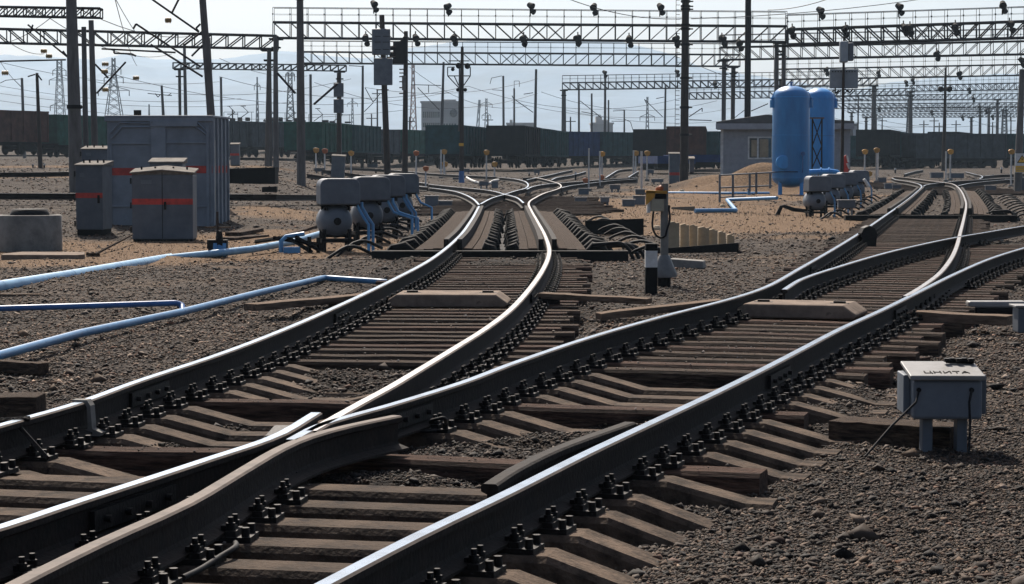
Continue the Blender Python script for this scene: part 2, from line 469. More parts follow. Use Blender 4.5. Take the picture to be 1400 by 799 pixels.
def dryness(x, y):
    """where last year's yellow grass and bare loam cover the stones"""
    x = np.asarray(x, float); y = np.asarray(y, float)
    yy = np.maximum(y, 1); u = x / yy * F_PX + 700
    n = fbm(x, y, .55, 11) + fbm(x, y, 2.2, 12) * .5
    d = np.zeros_like(x)
    def blob(px, dd, rx, ry, a):
        cx = (px - 700) / F_PX * dd
        return a * np.exp(-(((x - cx) / rx) ** 2 + ((y - dd) / ry) ** 2))
    for b in ((200, 41, 3.4, 6.5, 1.7), (60, 41, 2.4, 7, 1.3), (370, 44, 2.8, 10, 1.3), (120, 95, 12, 7, .9), (380, 58, 2.0, 5, .7), (960, 70, 5.0, 24, 1.4), (1010, 100, 6, 18, 1.2), (1100, 62, 3.5, 6, .8),
              (850, 44, 1.4, 3.5, 1.0), (150, 125, 16, 8, .8), (820, 75, 3, 15, .45), (1130, 130, 8, 20, .8), (300, 30, 2.4, 3, .35)):
        d = np.maximum(d, blob(*b))
    d = d * (1 - track_mask(x, y))
    return np.clip((d + n * .45 - .38) / .3, 0, 1)

rows = [-400, -60, -5, 3] + list(np.geomspace(5.0, 20, 230)) + list(np.geomspace(20.1, 110, 300)) + list(np.geomspace(111, 320, 90)) + [360, 420, 600, 1000, 2500, 7050]
core = np.linspace(-.255, .255, 330)
side = np.array([.3, .4, .6, 1, 2, 5, 15, 40])
us = np.concatenate([-side[::-1], core, side])
Y = np.array(rows)[:, None] * np.ones((1, len(us)))
W = np.maximum(np.array(rows), 6)[:, None]
X = np.clip(us[None, :] * W, -6500, 6500)
# keep columns distinct at the clamp
X = X + np.where(np.abs(X) >= 6500, np.sign(X) * np.abs(us)[None, :], 0)
Z = terr(X, Y)
Z = np.where(Y > 1200, 3.0, Z)
nr, nc = X.shape
vv = np.stack([X, Y, Z], -1).reshape(-1, 3)
idx = np.arange(nr * nc).reshape(nr, nc)
quads = np.stack([idx[:-1, :-1], idx[:-1, 1:], idx[1:, 1:], idx[1:, :-1]], -1).reshape(-1, 4)
def np_mesh(name, v, f):
    me = bpy.data.meshes.new(name)
    me.vertices.add(len(v)); me.vertices.foreach_set('co', v.astype(np.float32).ravel())
    k = f.shape[1]
    me.loops.add(f.size); me.loops.foreach_set('vertex_index', f.astype(np.int32).ravel())
    me.polygons.add(len(f)); me.polygons.foreach_set('loop_start', np.arange(0, f.size, k, dtype=np.int32))
    me.update(calc_edges=True); me.validate()
    return me
me = np_mesh('ground', vv, quads)
dry = dryness(X, Y).reshape(-1)
trk = track_mask(X, Y).reshape(-1)
ca = me.color_attributes.new('kinds', 'FLOAT_COLOR', 'POINT')
ca.data.foreach_set('color', np.stack([dry, trk, np.zeros_like(dry), np.ones_like(dry)], -1).astype(np.float32).ravel())
me.polygons.foreach_set('use_smooth', [True] * len(me.polygons))
gm = bpy.data.materials.new('gravelly_ground'); gm.use_nodes = True
nt = gm.node_tree; n = nt.nodes; l = nt.links; p = n['Principled BSDF']; p.inputs['Roughness'].default_value = .95; p.inputs['Specular IOR Level'].default_value = .15
g = n.new('ShaderNodeNewGeometry'); at_ = n.new('ShaderNodeVertexColor'); at_.layer_name = 'kinds'
sp = n.new('ShaderNodeSeparateColor'); l.new(at_.outputs[0], sp.inputs[0])
def noise_node(s, d=6, r=.6):
    q = n.new('ShaderNodeTexNoise'); q.inputs['Scale'].default_value = s; q.inputs['Detail'].default_value = d; q.inputs['Roughness'].default_value = r
    l.new(g.outputs['Position'], q.inputs['Vector']); return q
def ramp(src, stops):
    q = n.new('ShaderNodeValToRGB'); e = q.color_ramp.elements
    while len(e) < len(stops): e.new(.5)
    for k, (pos, c) in enumerate(stops): e[k].position = pos; e[k].color = (*c, 1)
    l.new(src, q.inputs[0]); return q
vo = n.new('ShaderNodeTexVoronoi'); vo.inputs['Scale'].default_value = 28; l.new(g.outputs['Position'], vo.inputs['Vector'])
vs_ = n.new('ShaderNodeSeparateColor'); l.new(vo.outputs['Color'], vs_.inputs[0])
stone = ramp(vs_.outputs[0], [(0, (.018, .015, .013)), (.45, (.045, .036, .029)), (.8, (.09, .072, .056)), (1, (.17, .145, .12))])
big = noise_node(.7, 5)
bigr = ramp(big.outputs[0], [(.35, (.55, .5, .48)), (.65, (1.15, 1.1, 1.05))])
m1 = n.new('ShaderNodeMix'); m1.data_type = 'RGBA'; m1.blend_type = 'MULTIPLY'; m1.inputs[0].default_value = 1
l.new(stone.outputs[0], m1.inputs[6]); l.new(bigr.outputs[0], m1.inputs[7])
fine = noise_node(9, 10, .75)
dryc = ramp(fine.outputs[0], [(.3, (.045, .028, .016)), (.48, (.15, .093, .052)), (.7, (.28, .185, .105))])
m2 = n.new('ShaderNodeMix'); m2.data_type = 'RGBA'; l.new(sp.outputs[0], m2.inputs[0]); l.new(m1.outputs[2], m2.inputs[6]); l.new(dryc.outputs[0], m2.inputs[7])
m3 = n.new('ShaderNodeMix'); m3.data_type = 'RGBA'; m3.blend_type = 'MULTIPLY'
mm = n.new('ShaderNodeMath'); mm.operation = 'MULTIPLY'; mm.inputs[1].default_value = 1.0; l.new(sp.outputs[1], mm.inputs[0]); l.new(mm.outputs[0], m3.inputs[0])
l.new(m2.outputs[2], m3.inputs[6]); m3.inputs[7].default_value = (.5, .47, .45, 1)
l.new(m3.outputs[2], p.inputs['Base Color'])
bp = n.new('ShaderNodeBump'); bp.inputs['Strength'].default_value = 1; bp.inputs['Distance'].default_value = .05
inv = n.new('ShaderNodeMath'); inv.operation = 'ADD'
l.new(vo.outputs['Distance'], inv.inputs[0]); l.new(fine.outputs[0], inv.inputs[1]); l.new(inv.outputs[0], bp.inputs['Height']); bp.invert = True
l.new(bp.outputs[0], p.inputs['Normal'])
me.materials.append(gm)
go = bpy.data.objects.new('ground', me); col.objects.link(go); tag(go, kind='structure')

# ------------------------------------------------------------------ loose stones: real little rocks, densest close by
def rocks(name, label, cat, pts, size, colours, seed):
    r = np.random.default_rng(seed)
    N = len(pts)
    v0 = np.array([[1, 0, 0], [-1, 0, 0], [0, 1, 0], [0, -1, 0], [0, 0, 1], [0, 0, -1]], float)
    f0 = np.array([[0, 2, 4], [2, 1, 4], [1, 3, 4], [3, 0, 4], [2, 0, 5], [1, 2, 5], [3, 1, 5], [0, 3, 5]])
    V = v0[None] * r.uniform(.55, 1.35, (N, 6, 1)) + r.uniform(-.28, .28, (N, 6, 3))
    V[:, :, 2] *= .62
    a = r.uniform(0, 2 * np.pi, N); c, s = np.cos(a), np.sin(a)
    t = r.uniform(-.5, .5, N); ct, st = np.cos(t), np.sin(t)
    x, y, z = V[..., 0].copy(), V[..., 1].copy(), V[..., 2].copy()
    y2 = y * ct[:, None] - z * st[:, None]; z2 = y * st[:, None] + z * ct[:, None]
    V[..., 0] = x * c[:, None] - y2 * s[:, None]; V[..., 1] = x * s[:, None] + y2 * c[:, None]; V[..., 2] = z2
    V = V * size[:, None, None] + pts[:, None, :]
    F = (f0[None] + (np.arange(N) * 6)[:, None, None]).reshape(-1, 3)
    me = np_mesh(name, V.reshape(-1, 3), F)
    ca = me.color_attributes.new('tint', 'FLOAT_COLOR', 'POINT')
    C = np.repeat(np.concatenate([colours, np.ones((N, 1))], 1), 6, 0)
    ca.data.foreach_set('color', C.astype(np.float32).ravel())
    m = bpy.data.materials.new(name + '_stone'); m.use_nodes = True
    nn = m.node_tree.nodes; q = nn['Principled BSDF']; q.inputs['Roughness'].default_value = .85; q.inputs['Specular IOR Level'].default_value = .35
    vc = nn.new('ShaderNodeVertexColor'); vc.layer_name = 'tint'
    m.node_tree.links.new(vc.outputs[0], q.inputs['Base Color'])
    me.materials.append(m)
    o = bpy.data.objects.new(name, me); col.objects.link(o)
    return tag(o, label, cat, kind='stuff')
N = 370000
pxs = np.where(rng.uniform(0, 1, N) < .74, rng.uniform(-60, 1460, N), rng.uniform(-620, 2020, N)); pys = 228 + (815 - 228) * rng.uniform(0, 1, N) ** .62
pys = np.clip(pys, 246, 830)
dd = F_PX * CAM_H / (pys - HOR)                     # flat-ground distance
xx = (pxs - 700) / F_PX * dd
keep = (dd > 5.5) & (dd < 170)
dr = dryness(xx, dd); tm = track_mask(xx, dd)
keep &= rng.uniform(0, 1, N) > dr * .82
keep &= ~((pit_mask(xx, dd) > .1))
keep &= rng.uniform(0, 1, N) > tm * .25
# fewer stones in patches so that loam shows
patch = fbm(xx, dd, 1.6, 21)
keep &= rng.uniform(-.5, 1.1, N) < patch + .75
xx, dd, tm, dr = xx[keep], dd[keep], tm[keep], dr[keep]
n_ = len(xx)
sz = np.maximum(np.where(dd < 16, .0070, .0100) * rng.lognormal(0, .5, n_), 1.5 / (F_PX / dd) * rng.uniform(.6, 1.7, n_))
sz = np.where(rng.uniform(0, 1, n_) < .02, sz * 2.0, sz)
sz = np.minimum(sz, .075)
zz = terr(xx, dd) + sz * .25
pal = np.array([[.03, .027, .024], [.065, .053, .045], [.12, .10, .085], [.17, .135, .105], [.24, .20, .17], [.16, .10, .075], [.33, .30, .27], [.22, .21, .21]])
pr = np.array([.22, .20, .16, .13, .11, .10, .05, .06])
ci = rng.choice(len(pal), n_, p=pr / pr.sum())
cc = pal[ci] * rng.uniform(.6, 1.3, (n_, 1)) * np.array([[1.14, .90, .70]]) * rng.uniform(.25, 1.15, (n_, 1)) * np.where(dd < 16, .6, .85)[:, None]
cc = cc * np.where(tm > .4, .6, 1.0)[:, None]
tone = np.clip(.85 + fbm(xx, dd, .5, 33) * .6, .5, 1.35)[:, None]
cc = cc * tone
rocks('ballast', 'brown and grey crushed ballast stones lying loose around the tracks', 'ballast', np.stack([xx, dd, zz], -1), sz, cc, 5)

# dry grass: thin blades in the yellow patches
N = 36000
pxs = rng.uniform(-60, 1460, N); pys = rng.uniform(236, 420, N); dd = F_PX * CAM_H / (pys - HOR); xx = (pxs - 700) / F_PX * dd
k = (dd > 20) & (dd < 130) & (rng.uniform(0, 1, N) < dryness(xx, dd) * .9)
xx, dd = xx[k], dd[k]; n_ = len(xx); zz = terr(xx, dd)
h = rng.uniform(.02, .07, n_) * np.clip(dd / 45, .8, 1.6); w = .005 * np.clip(dd / 30, 1, 4); a = rng.uniform(0, np.pi, n_)
lx, ly = rng.uniform(-.06, .06, n_), rng.uniform(-.06, .06, n_)
V = np.stack([np.stack([xx - np.cos(a) * w, dd - np.sin(a) * w, zz - .01], -1), np.stack([xx + np.cos(a) * w, dd + np.sin(a) * w, zz - .01], -1), np.stack([xx + lx, dd + ly, zz + h], -1)], 1)
me = np_mesh('dry_grass', V.reshape(-1, 3), np.arange(n_ * 3).reshape(-1, 3))
me.materials.append(mat('straw', (.24, .165, .10), (.09, .06, .037), rough=.9, scale=.8, bump=0, world_tex=True))
o = bpy.data.objects.new('dry_grass', me); col.objects.link(o); tag(o, 'short dry yellow grass growing between the tracks', 'dry grass', kind='stuff')

# ------------------------------------------------------------------ snowy hills behind the yard
ridge = [(-900, 120), (-500, 95), (-200, 88), (0, 82), (60, 80), (130, 85), (178, 77), (215, 84), (300, 82), (345, 76), (385, 72), (440, 78), (500, 82), (560, 70), (620, 64), (700, 60), (790, 60), (850, 64), (905, 74), (960, 95), (1040, 106), (1110, 120), (1170, 124), (1220, 115), (1280, 110), (1330, 107), (1400, 105), (1600, 96), (1900, 110), (2300, 130)]
cols_ = np.linspace(-900, 2300, 420); rws = np.linspace(0, 1, 60)
HX, HT = np.meshgrid(cols_, rws)
hy = 3300 + 2900 * HT
crest = np.interp(HX, [a for a, b in ridge], [b for a, b in ridge])
hcrest = (HOR - crest) / F_PX * (3300 + 2900 * .8) + CAM_H
prof = np.sin(np.clip(HT / .8, 0, 1) * np.pi / 2) ** 1.3 - np.clip((HT - .8) / .2, 0, 1) * .25
hx = (HX - 700) / F_PX * hy
hx = np.clip(hx, -6400, 6400)
hz = hcrest * prof + (fbm(hx, hy, .006, 41, 5) * 30 + np.abs(fbm(hx, hy, .012, 42, 4)) * -26) * prof * np.clip((.8 - HT) * 4, 0.06, 1)
nr2, nc2 = hz.shape
idx = np.arange(nr2 * nc2).reshape(nr2, nc2)
f = np.stack([idx[:-1, :-1], idx[:-1, 1:], idx[1:, 1:], idx[1:, :-1]], -1).reshape(-1, 4)
me = np_mesh('hills', np.stack([hx, hy, hz - 2], -1).reshape(-1, 3), f)
me.polygons.foreach_set('use_smooth', [True] * len(me.polygons))
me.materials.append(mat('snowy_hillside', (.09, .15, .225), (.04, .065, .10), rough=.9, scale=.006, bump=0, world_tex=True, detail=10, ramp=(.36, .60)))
o = bpy.data.objects.new('hills', me); col.objects.link(o); tag(o, kind='structure')

# ------------------------------------------------------------------ haze
hb = MB().b2(-6900, 6900, -420, 7400, -6, 620)
hm = bpy.data.materials.new('haze_air'); hm.use_nodes = True
hn = hm.node_tree.nodes; hn.clear()
ho = hn.new('ShaderNodeOutputMaterial'); hv = hn.new('ShaderNodeVolumePrincipled')
hv.inputs['Color'].default_value = (.60, .80, 1.0, 1); hv.inputs['Density'].default_value = HAZE; hv.inputs['Anisotropy'].default_value = 0.3
hm.node_tree.links.new(hv.outputs[0], ho.inputs['Volume'])
o = hb.build('haze', hm); tag(o, 'pale blue winter haze over the yard and hills', 'haze', kind='stuff')

# ------------------------------------------------------------------ rails
def resample(L, step_min=.12, ang=.02):
    out = [L[0]]
    for q in L[1:]:
        if (q - out[-1]).length > step_min: out.append(q)
    return out
def rail_mesh(L, dull=False, head=.036, flare=None):
    """flat-bottomed rail swept along the running line L (points on top of the head)"""
    prof = [(-.075, 0), (.075, 0), (.075, .012), (.018, .03), (.010, .045), (.010, .135), (head, .148), (head, .172), (head - .010, .18), (-head + .010, .18), (-head, .172), (-head, .148), (-.010, .135), (-.010, .045), (-.018, .03), (-.075, .012)]
    b = MB(); vs = []; n = len(prof)
    for i, pnt in enumerate(L):
        t = (L[min(i + 1, len(L) - 1)] - L[max(i - 1, 0)]); t.z = 0; t.normalize()
        nrm = Vector((t.y, -t.x, 0))
        for (a, z) in prof:
            vs.append(Vector((pnt.x, pnt.y, pnt.z - .18 + z)) + nrm * a)
    top = {}
    for i in range(len(L) - 1):
        fs = []; mats_ = []
        for k in range(n):
            q = (i * n + k, i * n + (k + 1) % n, (i + 1) * n + (k + 1) % n, (i + 1) * n + k)
            top.setdefault(1 if k == 8 else (2 if k in (7, 9, 10) else 0), []).append(q)
    for mi, fs in top.items():
        for q in fs: b.f.append(list(q)); b.m.append(mi); b.sm.append(False)
    b.v = [tuple(v) for v in vs]
    b.f += [list(range(n)), list(range((len(L) - 1) * n, len(L) * n))]; b.m += [0, 0]; b.sm += [False, False]
    return b
RAIL_LABELS = {
 'L1': 'left rail of the left foreground track, running from the left edge to the retarder',
 'R1': 'right rail of the left foreground track, ending at the foreground frog point',
 'L2': 'shiny left rail of the right foreground track, ending at the foreground frog point',
 'WR': 'worn brown wing rail at the front of the frog, right of the other wing rail',
 'WL': 'bright flared wing rail at the left of the foreground frog',
 'R2': 'rightmost foreground rail sweeping from the bottom edge to the right edge',
 'RB': 'rail curving up from the rightmost foreground rail to the right car retarder',
 'L3': 'switch rail leaving the right track by the concrete slab towards the right edge',
 'GUARD': 'short dark check rail beside the rightmost foreground rail'}
def make_rail(k):
    L = resample(LINES[k], .18 if LINES[k][0].y < 60 else .4)
    dull = k in ('WR', 'GUARD')
    far = k not in RAIL_LABELS
    b = rail_mesh(L)
    o = b.build('check_rail' if k == 'GUARD' else ('wing_rail' if k in ('WR', 'WL') else 'rail'), [M['rail_side'], M['rail_worn' if k in ('R1', 'RB') else 'rail_top'] if not dull else (M['rail_side'] if k == 'GUARD' else M['rail_dull']), M['rail_side'] if k in ('GUARD',) else M['rail_dull']], None, tuple(L[0]))
    if far:
        grp = {'A': 'rails of the distant switches behind the left retarder', 'B': 'rails of the distant switches behind the right retarder', 'C': 'rails of the raised tracks on the left'}[k[0]]
        lab = {'A': 'distant rail in the tangle of switches behind the left retarder', 'B': 'distant rail in the tangle of switches behind the right retarder', 'C': 'rail of the raised tracks behind the grey booth'}[k[0]]
        tag(o, lab, 'rail', grp)
    else: tag(o, RAIL_LABELS[k], 'rail')
    return o
RO = {k: make_rail(k) for k in PX}
def joint(rail, y, side):
    """joint bars bolted over a rail joint"""
    L = LINES[rail]; x = xat(rail, y); x2 = xat(rail, y + .3); t = Vector((x2 - x, .3, 0)).normalized(); nrm = Vector((t.y, -t.x, 0))
    c = Vector((x, y, RH - .095 + T0(x, y)))
    b = MB()
    rot = Matrix(((nrm.x, t.x, 0), (nrm.y, t.y, 0), (0, 0, 1)))
    for s in (-1, 1):
        b.box(tuple(c + nrm * .027 * s), (.022, .8, .085), rot)
        for j in (-.3, -.1, .1, .3):
            b.tube(c + nrm * .03 * s + t * j, c + nrm * .065 * s + t * j, .016, n=6)
    o = b.build('joint_bar', M['iron'], RO[rail], tuple(RO[rail].location))
    return o
for r, y in (('L1', 14.0), ('R2', 15.1), ('L2', 12.7), ('WL', 9.4), ('L1', 21.0), ('R2', 21.5), ('R1', 24.0), ('L2', 30)): joint(r, y, 1)

# ------------------------------------------------------------------ sleepers with tie plates
def tie_plate_data():
    b = MB()
    b.b2(-.19, .19, -.08, .08, 0, .022)
    for s in (-1, 1):
        b.b2(s * .105 - .022, s * .105 + .022, -.07, .07, .022, .045)
        for yy in (-.04, .04):
            b.tube((s * .10, yy, .03), (s * .10, yy, .10), .012, n=6)
            b.tube((s * .10, yy, .05), (s * .10, yy, .076), .020, n=6)
        b.box((s * .085, 0, .052), (.06, .05, .018))
        for yy in (-.055, .055):
            b.tube((s * .165, yy, .02), (s * .165, yy, .06), .017, n=6)
    return b.data('tie_plate', M['iron'])
PLATE = tie_plate_data()
RAILS_NEAR = ['L1', 'R1', 'L2', 'WR', 'WL', 'R2', 'RB', 'L3']
def crossings(c, t, names):
    """(offset along the sleeper, rail direction) for every rail the sleeper line meets"""
    out = []
    for nme in names:
        L = LINES[nme]
        for a, b in zip(L, L[1:]):
            # solve c + s*t = a + u*(b-a)
            dx, dy = b.x - a.x, b.y - a.y
            den = t.x * (-dy) + t.y * dx
            if abs(den) < 1e-9: continue
            rx, ry = a.x - c.x, a.y - c.y
            s = (rx * (-dy) + ry * dx) / den
            u = (t.x * ry - t.y * rx) / den
            if 0 <= u < 1 and -4.5 < s < 4.5:
                out.append((s, Vector((dx, dy, 0)).normalized(), nme)); break
    return sorted(out, key=lambda q: q[0])
def timber(x0, x1, w, zt, seed):
    r = random.Random(seed); b = MB(); n = 8; vs = []
    for i in range(n + 1):
        x = x0 + (x1 - x0) * i / n
        j = r.uniform(-.006, .006); k = r.uniform(-.004, .004)
        vs += [(x, -w / 2 + j, zt - .2), (x, -w / 2 + j, zt - .022 + k), (x, -w / 2 + .02 + j, zt + k), (x, w / 2 - .02, zt + k), (x, w / 2, zt - .022), (x, w / 2, zt - .2)]
    fs = []
    for i in range(n):
        for k in range(6): fs.append((i * 6 + k, i * 6 + (k + 1) % 6, (i + 1) * 6 + (k + 1) % 6, (i + 1) * 6 + k))
    fs += [tuple(range(5, -1, -1)), tuple(range(n * 6, n * 6 + 6))]
    return b.add(vs, fs)
def conc(x0, x1, seats, zt, w, half=False):
    """concrete sleeper: raised flats under the rails, sloping down between and beyond them"""
    stn = set([x0, x1])
    for s in seats:
        for d in (-.62, -.24, .24, .62):
            if x0 < s + d < x1: stn.add(s + d)
    stn = sorted(stn)
    def hgt(x):
        d = min(abs(x - s) for s in seats) if seats else 1
        if half and x < seats[0]: return zt
        return zt if d <= .25 else zt - min(1, (d - .24) / .38) * (.095 if not half else .13)
    b = MB(); vs = []
    for x in stn:
        z = hgt(x); ww = w / 2 - .01
        vs += [(x, -w / 2 - .03, zt - .26), (x, -ww - .004, z - .025), (x, -ww + .02, z), (x, ww - .02, z), (x, ww + .004, z - .025), (x, w / 2 + .03, zt - .26)]
    fs = []
    for i in range(len(stn) - 1):
        for k in range(6): fs.append((i * 6 + k, i * 6 + (k + 1) % 6, (i + 1) * 6 + (k + 1) % 6, (i + 1) * 6 + k))
    m_ = (len(stn) - 1) * 6
    fs += [tuple(range(5, -1, -1)), tuple(range(m_, m_ + 6))]
    return b.add(vs, fs)
def sleeper(c, t, x0, x1, kind, names, label, group, seed, zt=.115):
    r = random.Random(seed)
    cr = [q for q in crossings(c, t, names) if x0 + .1 < q[0] < x1 - .1]
    ang = math.atan2(t.y, t.x)
    zg = T0(c.x, c.y)
    if kind == 'half': b = conc(x0, x1, [q[0] for q in cr if q[2] == 'R2'] or [x1 - .9], zt, .26, True); m = M['sleeper']; nm = 'concrete_sleeper'
    elif kind == 'conc': b = conc(x0, x1, [q[0] for q in cr], zt, .27); m = M['sleeper']; nm = 'concrete_sleeper'
    else:
        b = timber(x0 + r.uniform(-.10, .10), x1 + r.uniform(-.14, .14), .24, zt + r.uniform(-.008, .0), seed)
        m = {'wood': M['wood'], 'red': M['wood_red']}[kind]; nm = 'timber_sleeper'
    o = b.build(nm, m, None); o.location = (c.x, c.y, zg); o.rotation_euler = (0, 0, ang + r.uniform(-.012, .012))
    tag(o, label, 'sleeper', group)
    SLEEPERS.append((c.x, c.y, t.x, t.y, x0, x1, kind, [q[0] for q in cr], zt))
    last = -9
    for s, rd, nme in cr:
        if s - last < .2: continue
        last = s
        q = bpy.data.objects.new('tie_plate', PLATE); col.objects.link(q); q.parent = o
        q.location = (s, 0, zt + .001); q.rotation_euler = (0, 0, math.atan2(rd.y, rd.x) - math.pi / 2 - ang)
    return o
seedc = 100
SLEEPERS = []
# zone 1: long bearers in front of the frog, under both tracks
y = 6.3
i = 0
while y < 11.0:
    xl, xr = xat('L1', y), xat('R2', y + .0)
    t = Vector((1, -.22, 0)).normalized()
    c = Vector(((xl + xr) / 2, y, 0))
    cr = crossings(c, t, ['L1', 'R2'])
    s0 = -abs(c.x - xl) - .5; s1 = 1.2
    for s, _, nme in cr:
        if nme == 'L1': s0 = s - .5
        if nme == 'R2': s1 = s + .42
    nearfront = y < 9.2
    # outer ends are sloped concrete in the photograph, the middle is flat
    sleeper(c, t, max(s0, -3.2), s1 + .28, 'half', ['L1', 'WR', 'WL', 'R2'], 'long flat topped bearer with a sloping end under the foreground frog, reaching below both tracks', 'long bearers under the foreground frog', seedc, .115)
    seedc += 1; i += 1
    y += .50
# zone 2: the two tracks apart
def zone(nl, nr, y0, y1, step, names, label, group, kinds, extl=.5, extr=.5, clip_l=None, clip_r=None, vary=.03):
    global seedc
    y = y0; i = 0
    while y < y1:
        xl, xr = xat(nl, y), xat(nr, y)
        c = Vector(((xl + xr) / 2, y, 0))
        tx = ((xat(nl, y + .6) - xat(nl, y - .6)) / 1.2 + (xat(nr, y + .6) - xat(nr, y - .6)) / 1.2) / 2
        tx = max(-.05, min(.34, tx))
        t = Vector((1, -tx, 0)).normalized()
        s0, s1 = -(xr - xl) / 2, (xr - xl) / 2
        for s, _, nme in crossings(c, t, [nl, nr]):
            if nme == nl: s0 = s
            else: s1 = s
        el, er = extl, extr
        if clip_l:
            for s, _, nme in crossings(c, t, [clip_l]): el = min(el, max(.10, (s0 - s) / 2 - .02))
        if clip_r:
            for s, _, nme in crossings(c, t, [clip_r]): er = min(er, max(.10, (s - s1) / 2 - .02))
        k = kinds(y, i)
        if k != 'conc' and er > .5: er = .5
        o = sleeper(c, t, s0 - el, s1 + er, k, names, label.replace('KIND', 'concrete' if k == 'conc' else 'timber'), group.replace('KIND', 'concrete' if k == 'conc' else 'timber'), seedc)
        seedc += 1; i += 1
        y += step * (1 + random.uniform(-vary, vary))
def kA(y, i): return ('red' if i % 5 in (2,) and y < 17 else 'conc') if y < 17.2 else ('red' if i % 4 == 0 else 'wood')
def kB(y, i): return ('red' if i % 5 in (1,) and y < 17 else 'conc') if y < 16.6 else ('red' if i % 3 == 0 else 'wood')
zone('L1', 'R1', 11.15, 36.3, .50, ['L1', 'R1'], 'KIND sleeper under the left foreground track between frog and retarder', 'KIND sleepers of the left foreground track', kA, .5, .55, None, 'L2')
zone('L2', 'R2', 11.25, 42.0, .50, ['L2', 'R2', 'RB', 'L3'], 'KIND sleeper under the right foreground track between frog and switch', 'KIND sleepers of the right foreground track', kB, .5, .75, 'R1', None)
zone('L2', 'RB', 42.4, 59.5, .55, ['L2', 'RB'], 'KIND sleeper under the curve between the switch and the right retarder', 'KIND sleepers before the right retarder', lambda y, i: 'wood', .6, .6)

for (y0_, y1_, xa_, xb_, lab, grp) in ((67, 92, -3.0, 3.0, 'timber sleeper under the switches behind the left retarder', 'sleepers behind the left retarder'), (97, 126, 18.0, 23.5, 'timber sleeper under the switches behind the right retarder', 'sleepers behind the right retarder')):
    y = y0_
    while y < y1_:
        sleeper(Vector(((xa_ + xb_) / 2 + random.uniform(-.3, .3), y, 0)), Vector((1, 0, 0)), -(xb_ - xa_) / 2 + random.uniform(-.4, .4), (xb_ - xa_) / 2 + random.uniform(-.5, .5), 'wood', [], lab, grp, seedc, .085)
        seedc += 1; y += random.uniform(.9, 1.3)

# grit and small stones lying on the sleepers themselves
P = []; S = []
for (cx, cy, tx, ty, x0, x1, kind, seats, zt) in SLEEPERS:
    if cy > 34: continue
    nn_ = int(rng.uniform(10, 70) * (x1 - x0) / 2.7)
    for _ in range(nn_):
        s_ = rng.uniform(x0 + .05, x1 - .05)
        if kind in ('conc', 'half') and (min([abs(s_ - q) for q in seats] or [0]) > .2): continue
        v_ = rng.uniform(-.10, .10)
        P.append((cx + tx * s_ - ty * v_, cy + ty * s_ + tx * v_, zt + .003)); S.append(max(.004, .006 * rng.lognormal(0, .5), .55 * cy / F_PX))
P = np.array(P); S = np.minimum(np.array(S), .02)
cc = pal[rng.choice(len(pal), len(P), p=pr / pr.sum())] * .8
rocks('grit', 'small stones and grit scattered on top of the sleepers', 'grit', P, S, cc, 9)

# ------------------------------------------------------------------ car retarders: decks of planks, brake beams, arms and hoses along both rails
def offset_line(L, y0, y1, off, z=0, n=40):
    pts = []
    for i in range(n + 1):
        y = y0 + (y1 - y0) * i / n
        x = xat(L, y); x2 = xat(L, y + .5); x1 = xat(L, y - .5)
        t = Vector((x2 - x1, 1.0, 0)).normalized(); nr = Vector((t.y, -t.x, 0))
        g = T0(x, y)
        pts.append(Vector((x, y, g + z)) + nr * off)
    return pts
def ribbon(b, L, y0, y1, o0, o1, z0, z1, n=40, mi=0, slope=0):
    A = offset_line(L, y0, y1, o0, 0, n); B = offset_line(L, y0, y1, o1, 0, n)
    vs = []
    for p, q in zip(A, B):
        vs += [(p.x, p.y, p.z + z0), (q.x, q.y, q.z + z0), (q.x, q.y, q.z + z1 + slope), (p.x, p.y, p.z + z1)]
    fs = []
    for i in range(n):
        for k in range(4): fs.append((i * 4 + k, i * 4 + (k + 1) % 4, (i + 1) * 4 + (k + 1) % 4, (i + 1) * 4 + k))
    fs += [(3, 2, 1, 0), tuple(range(n * 4, n * 4 + 4))]
    b.add(vs, fs, mi)
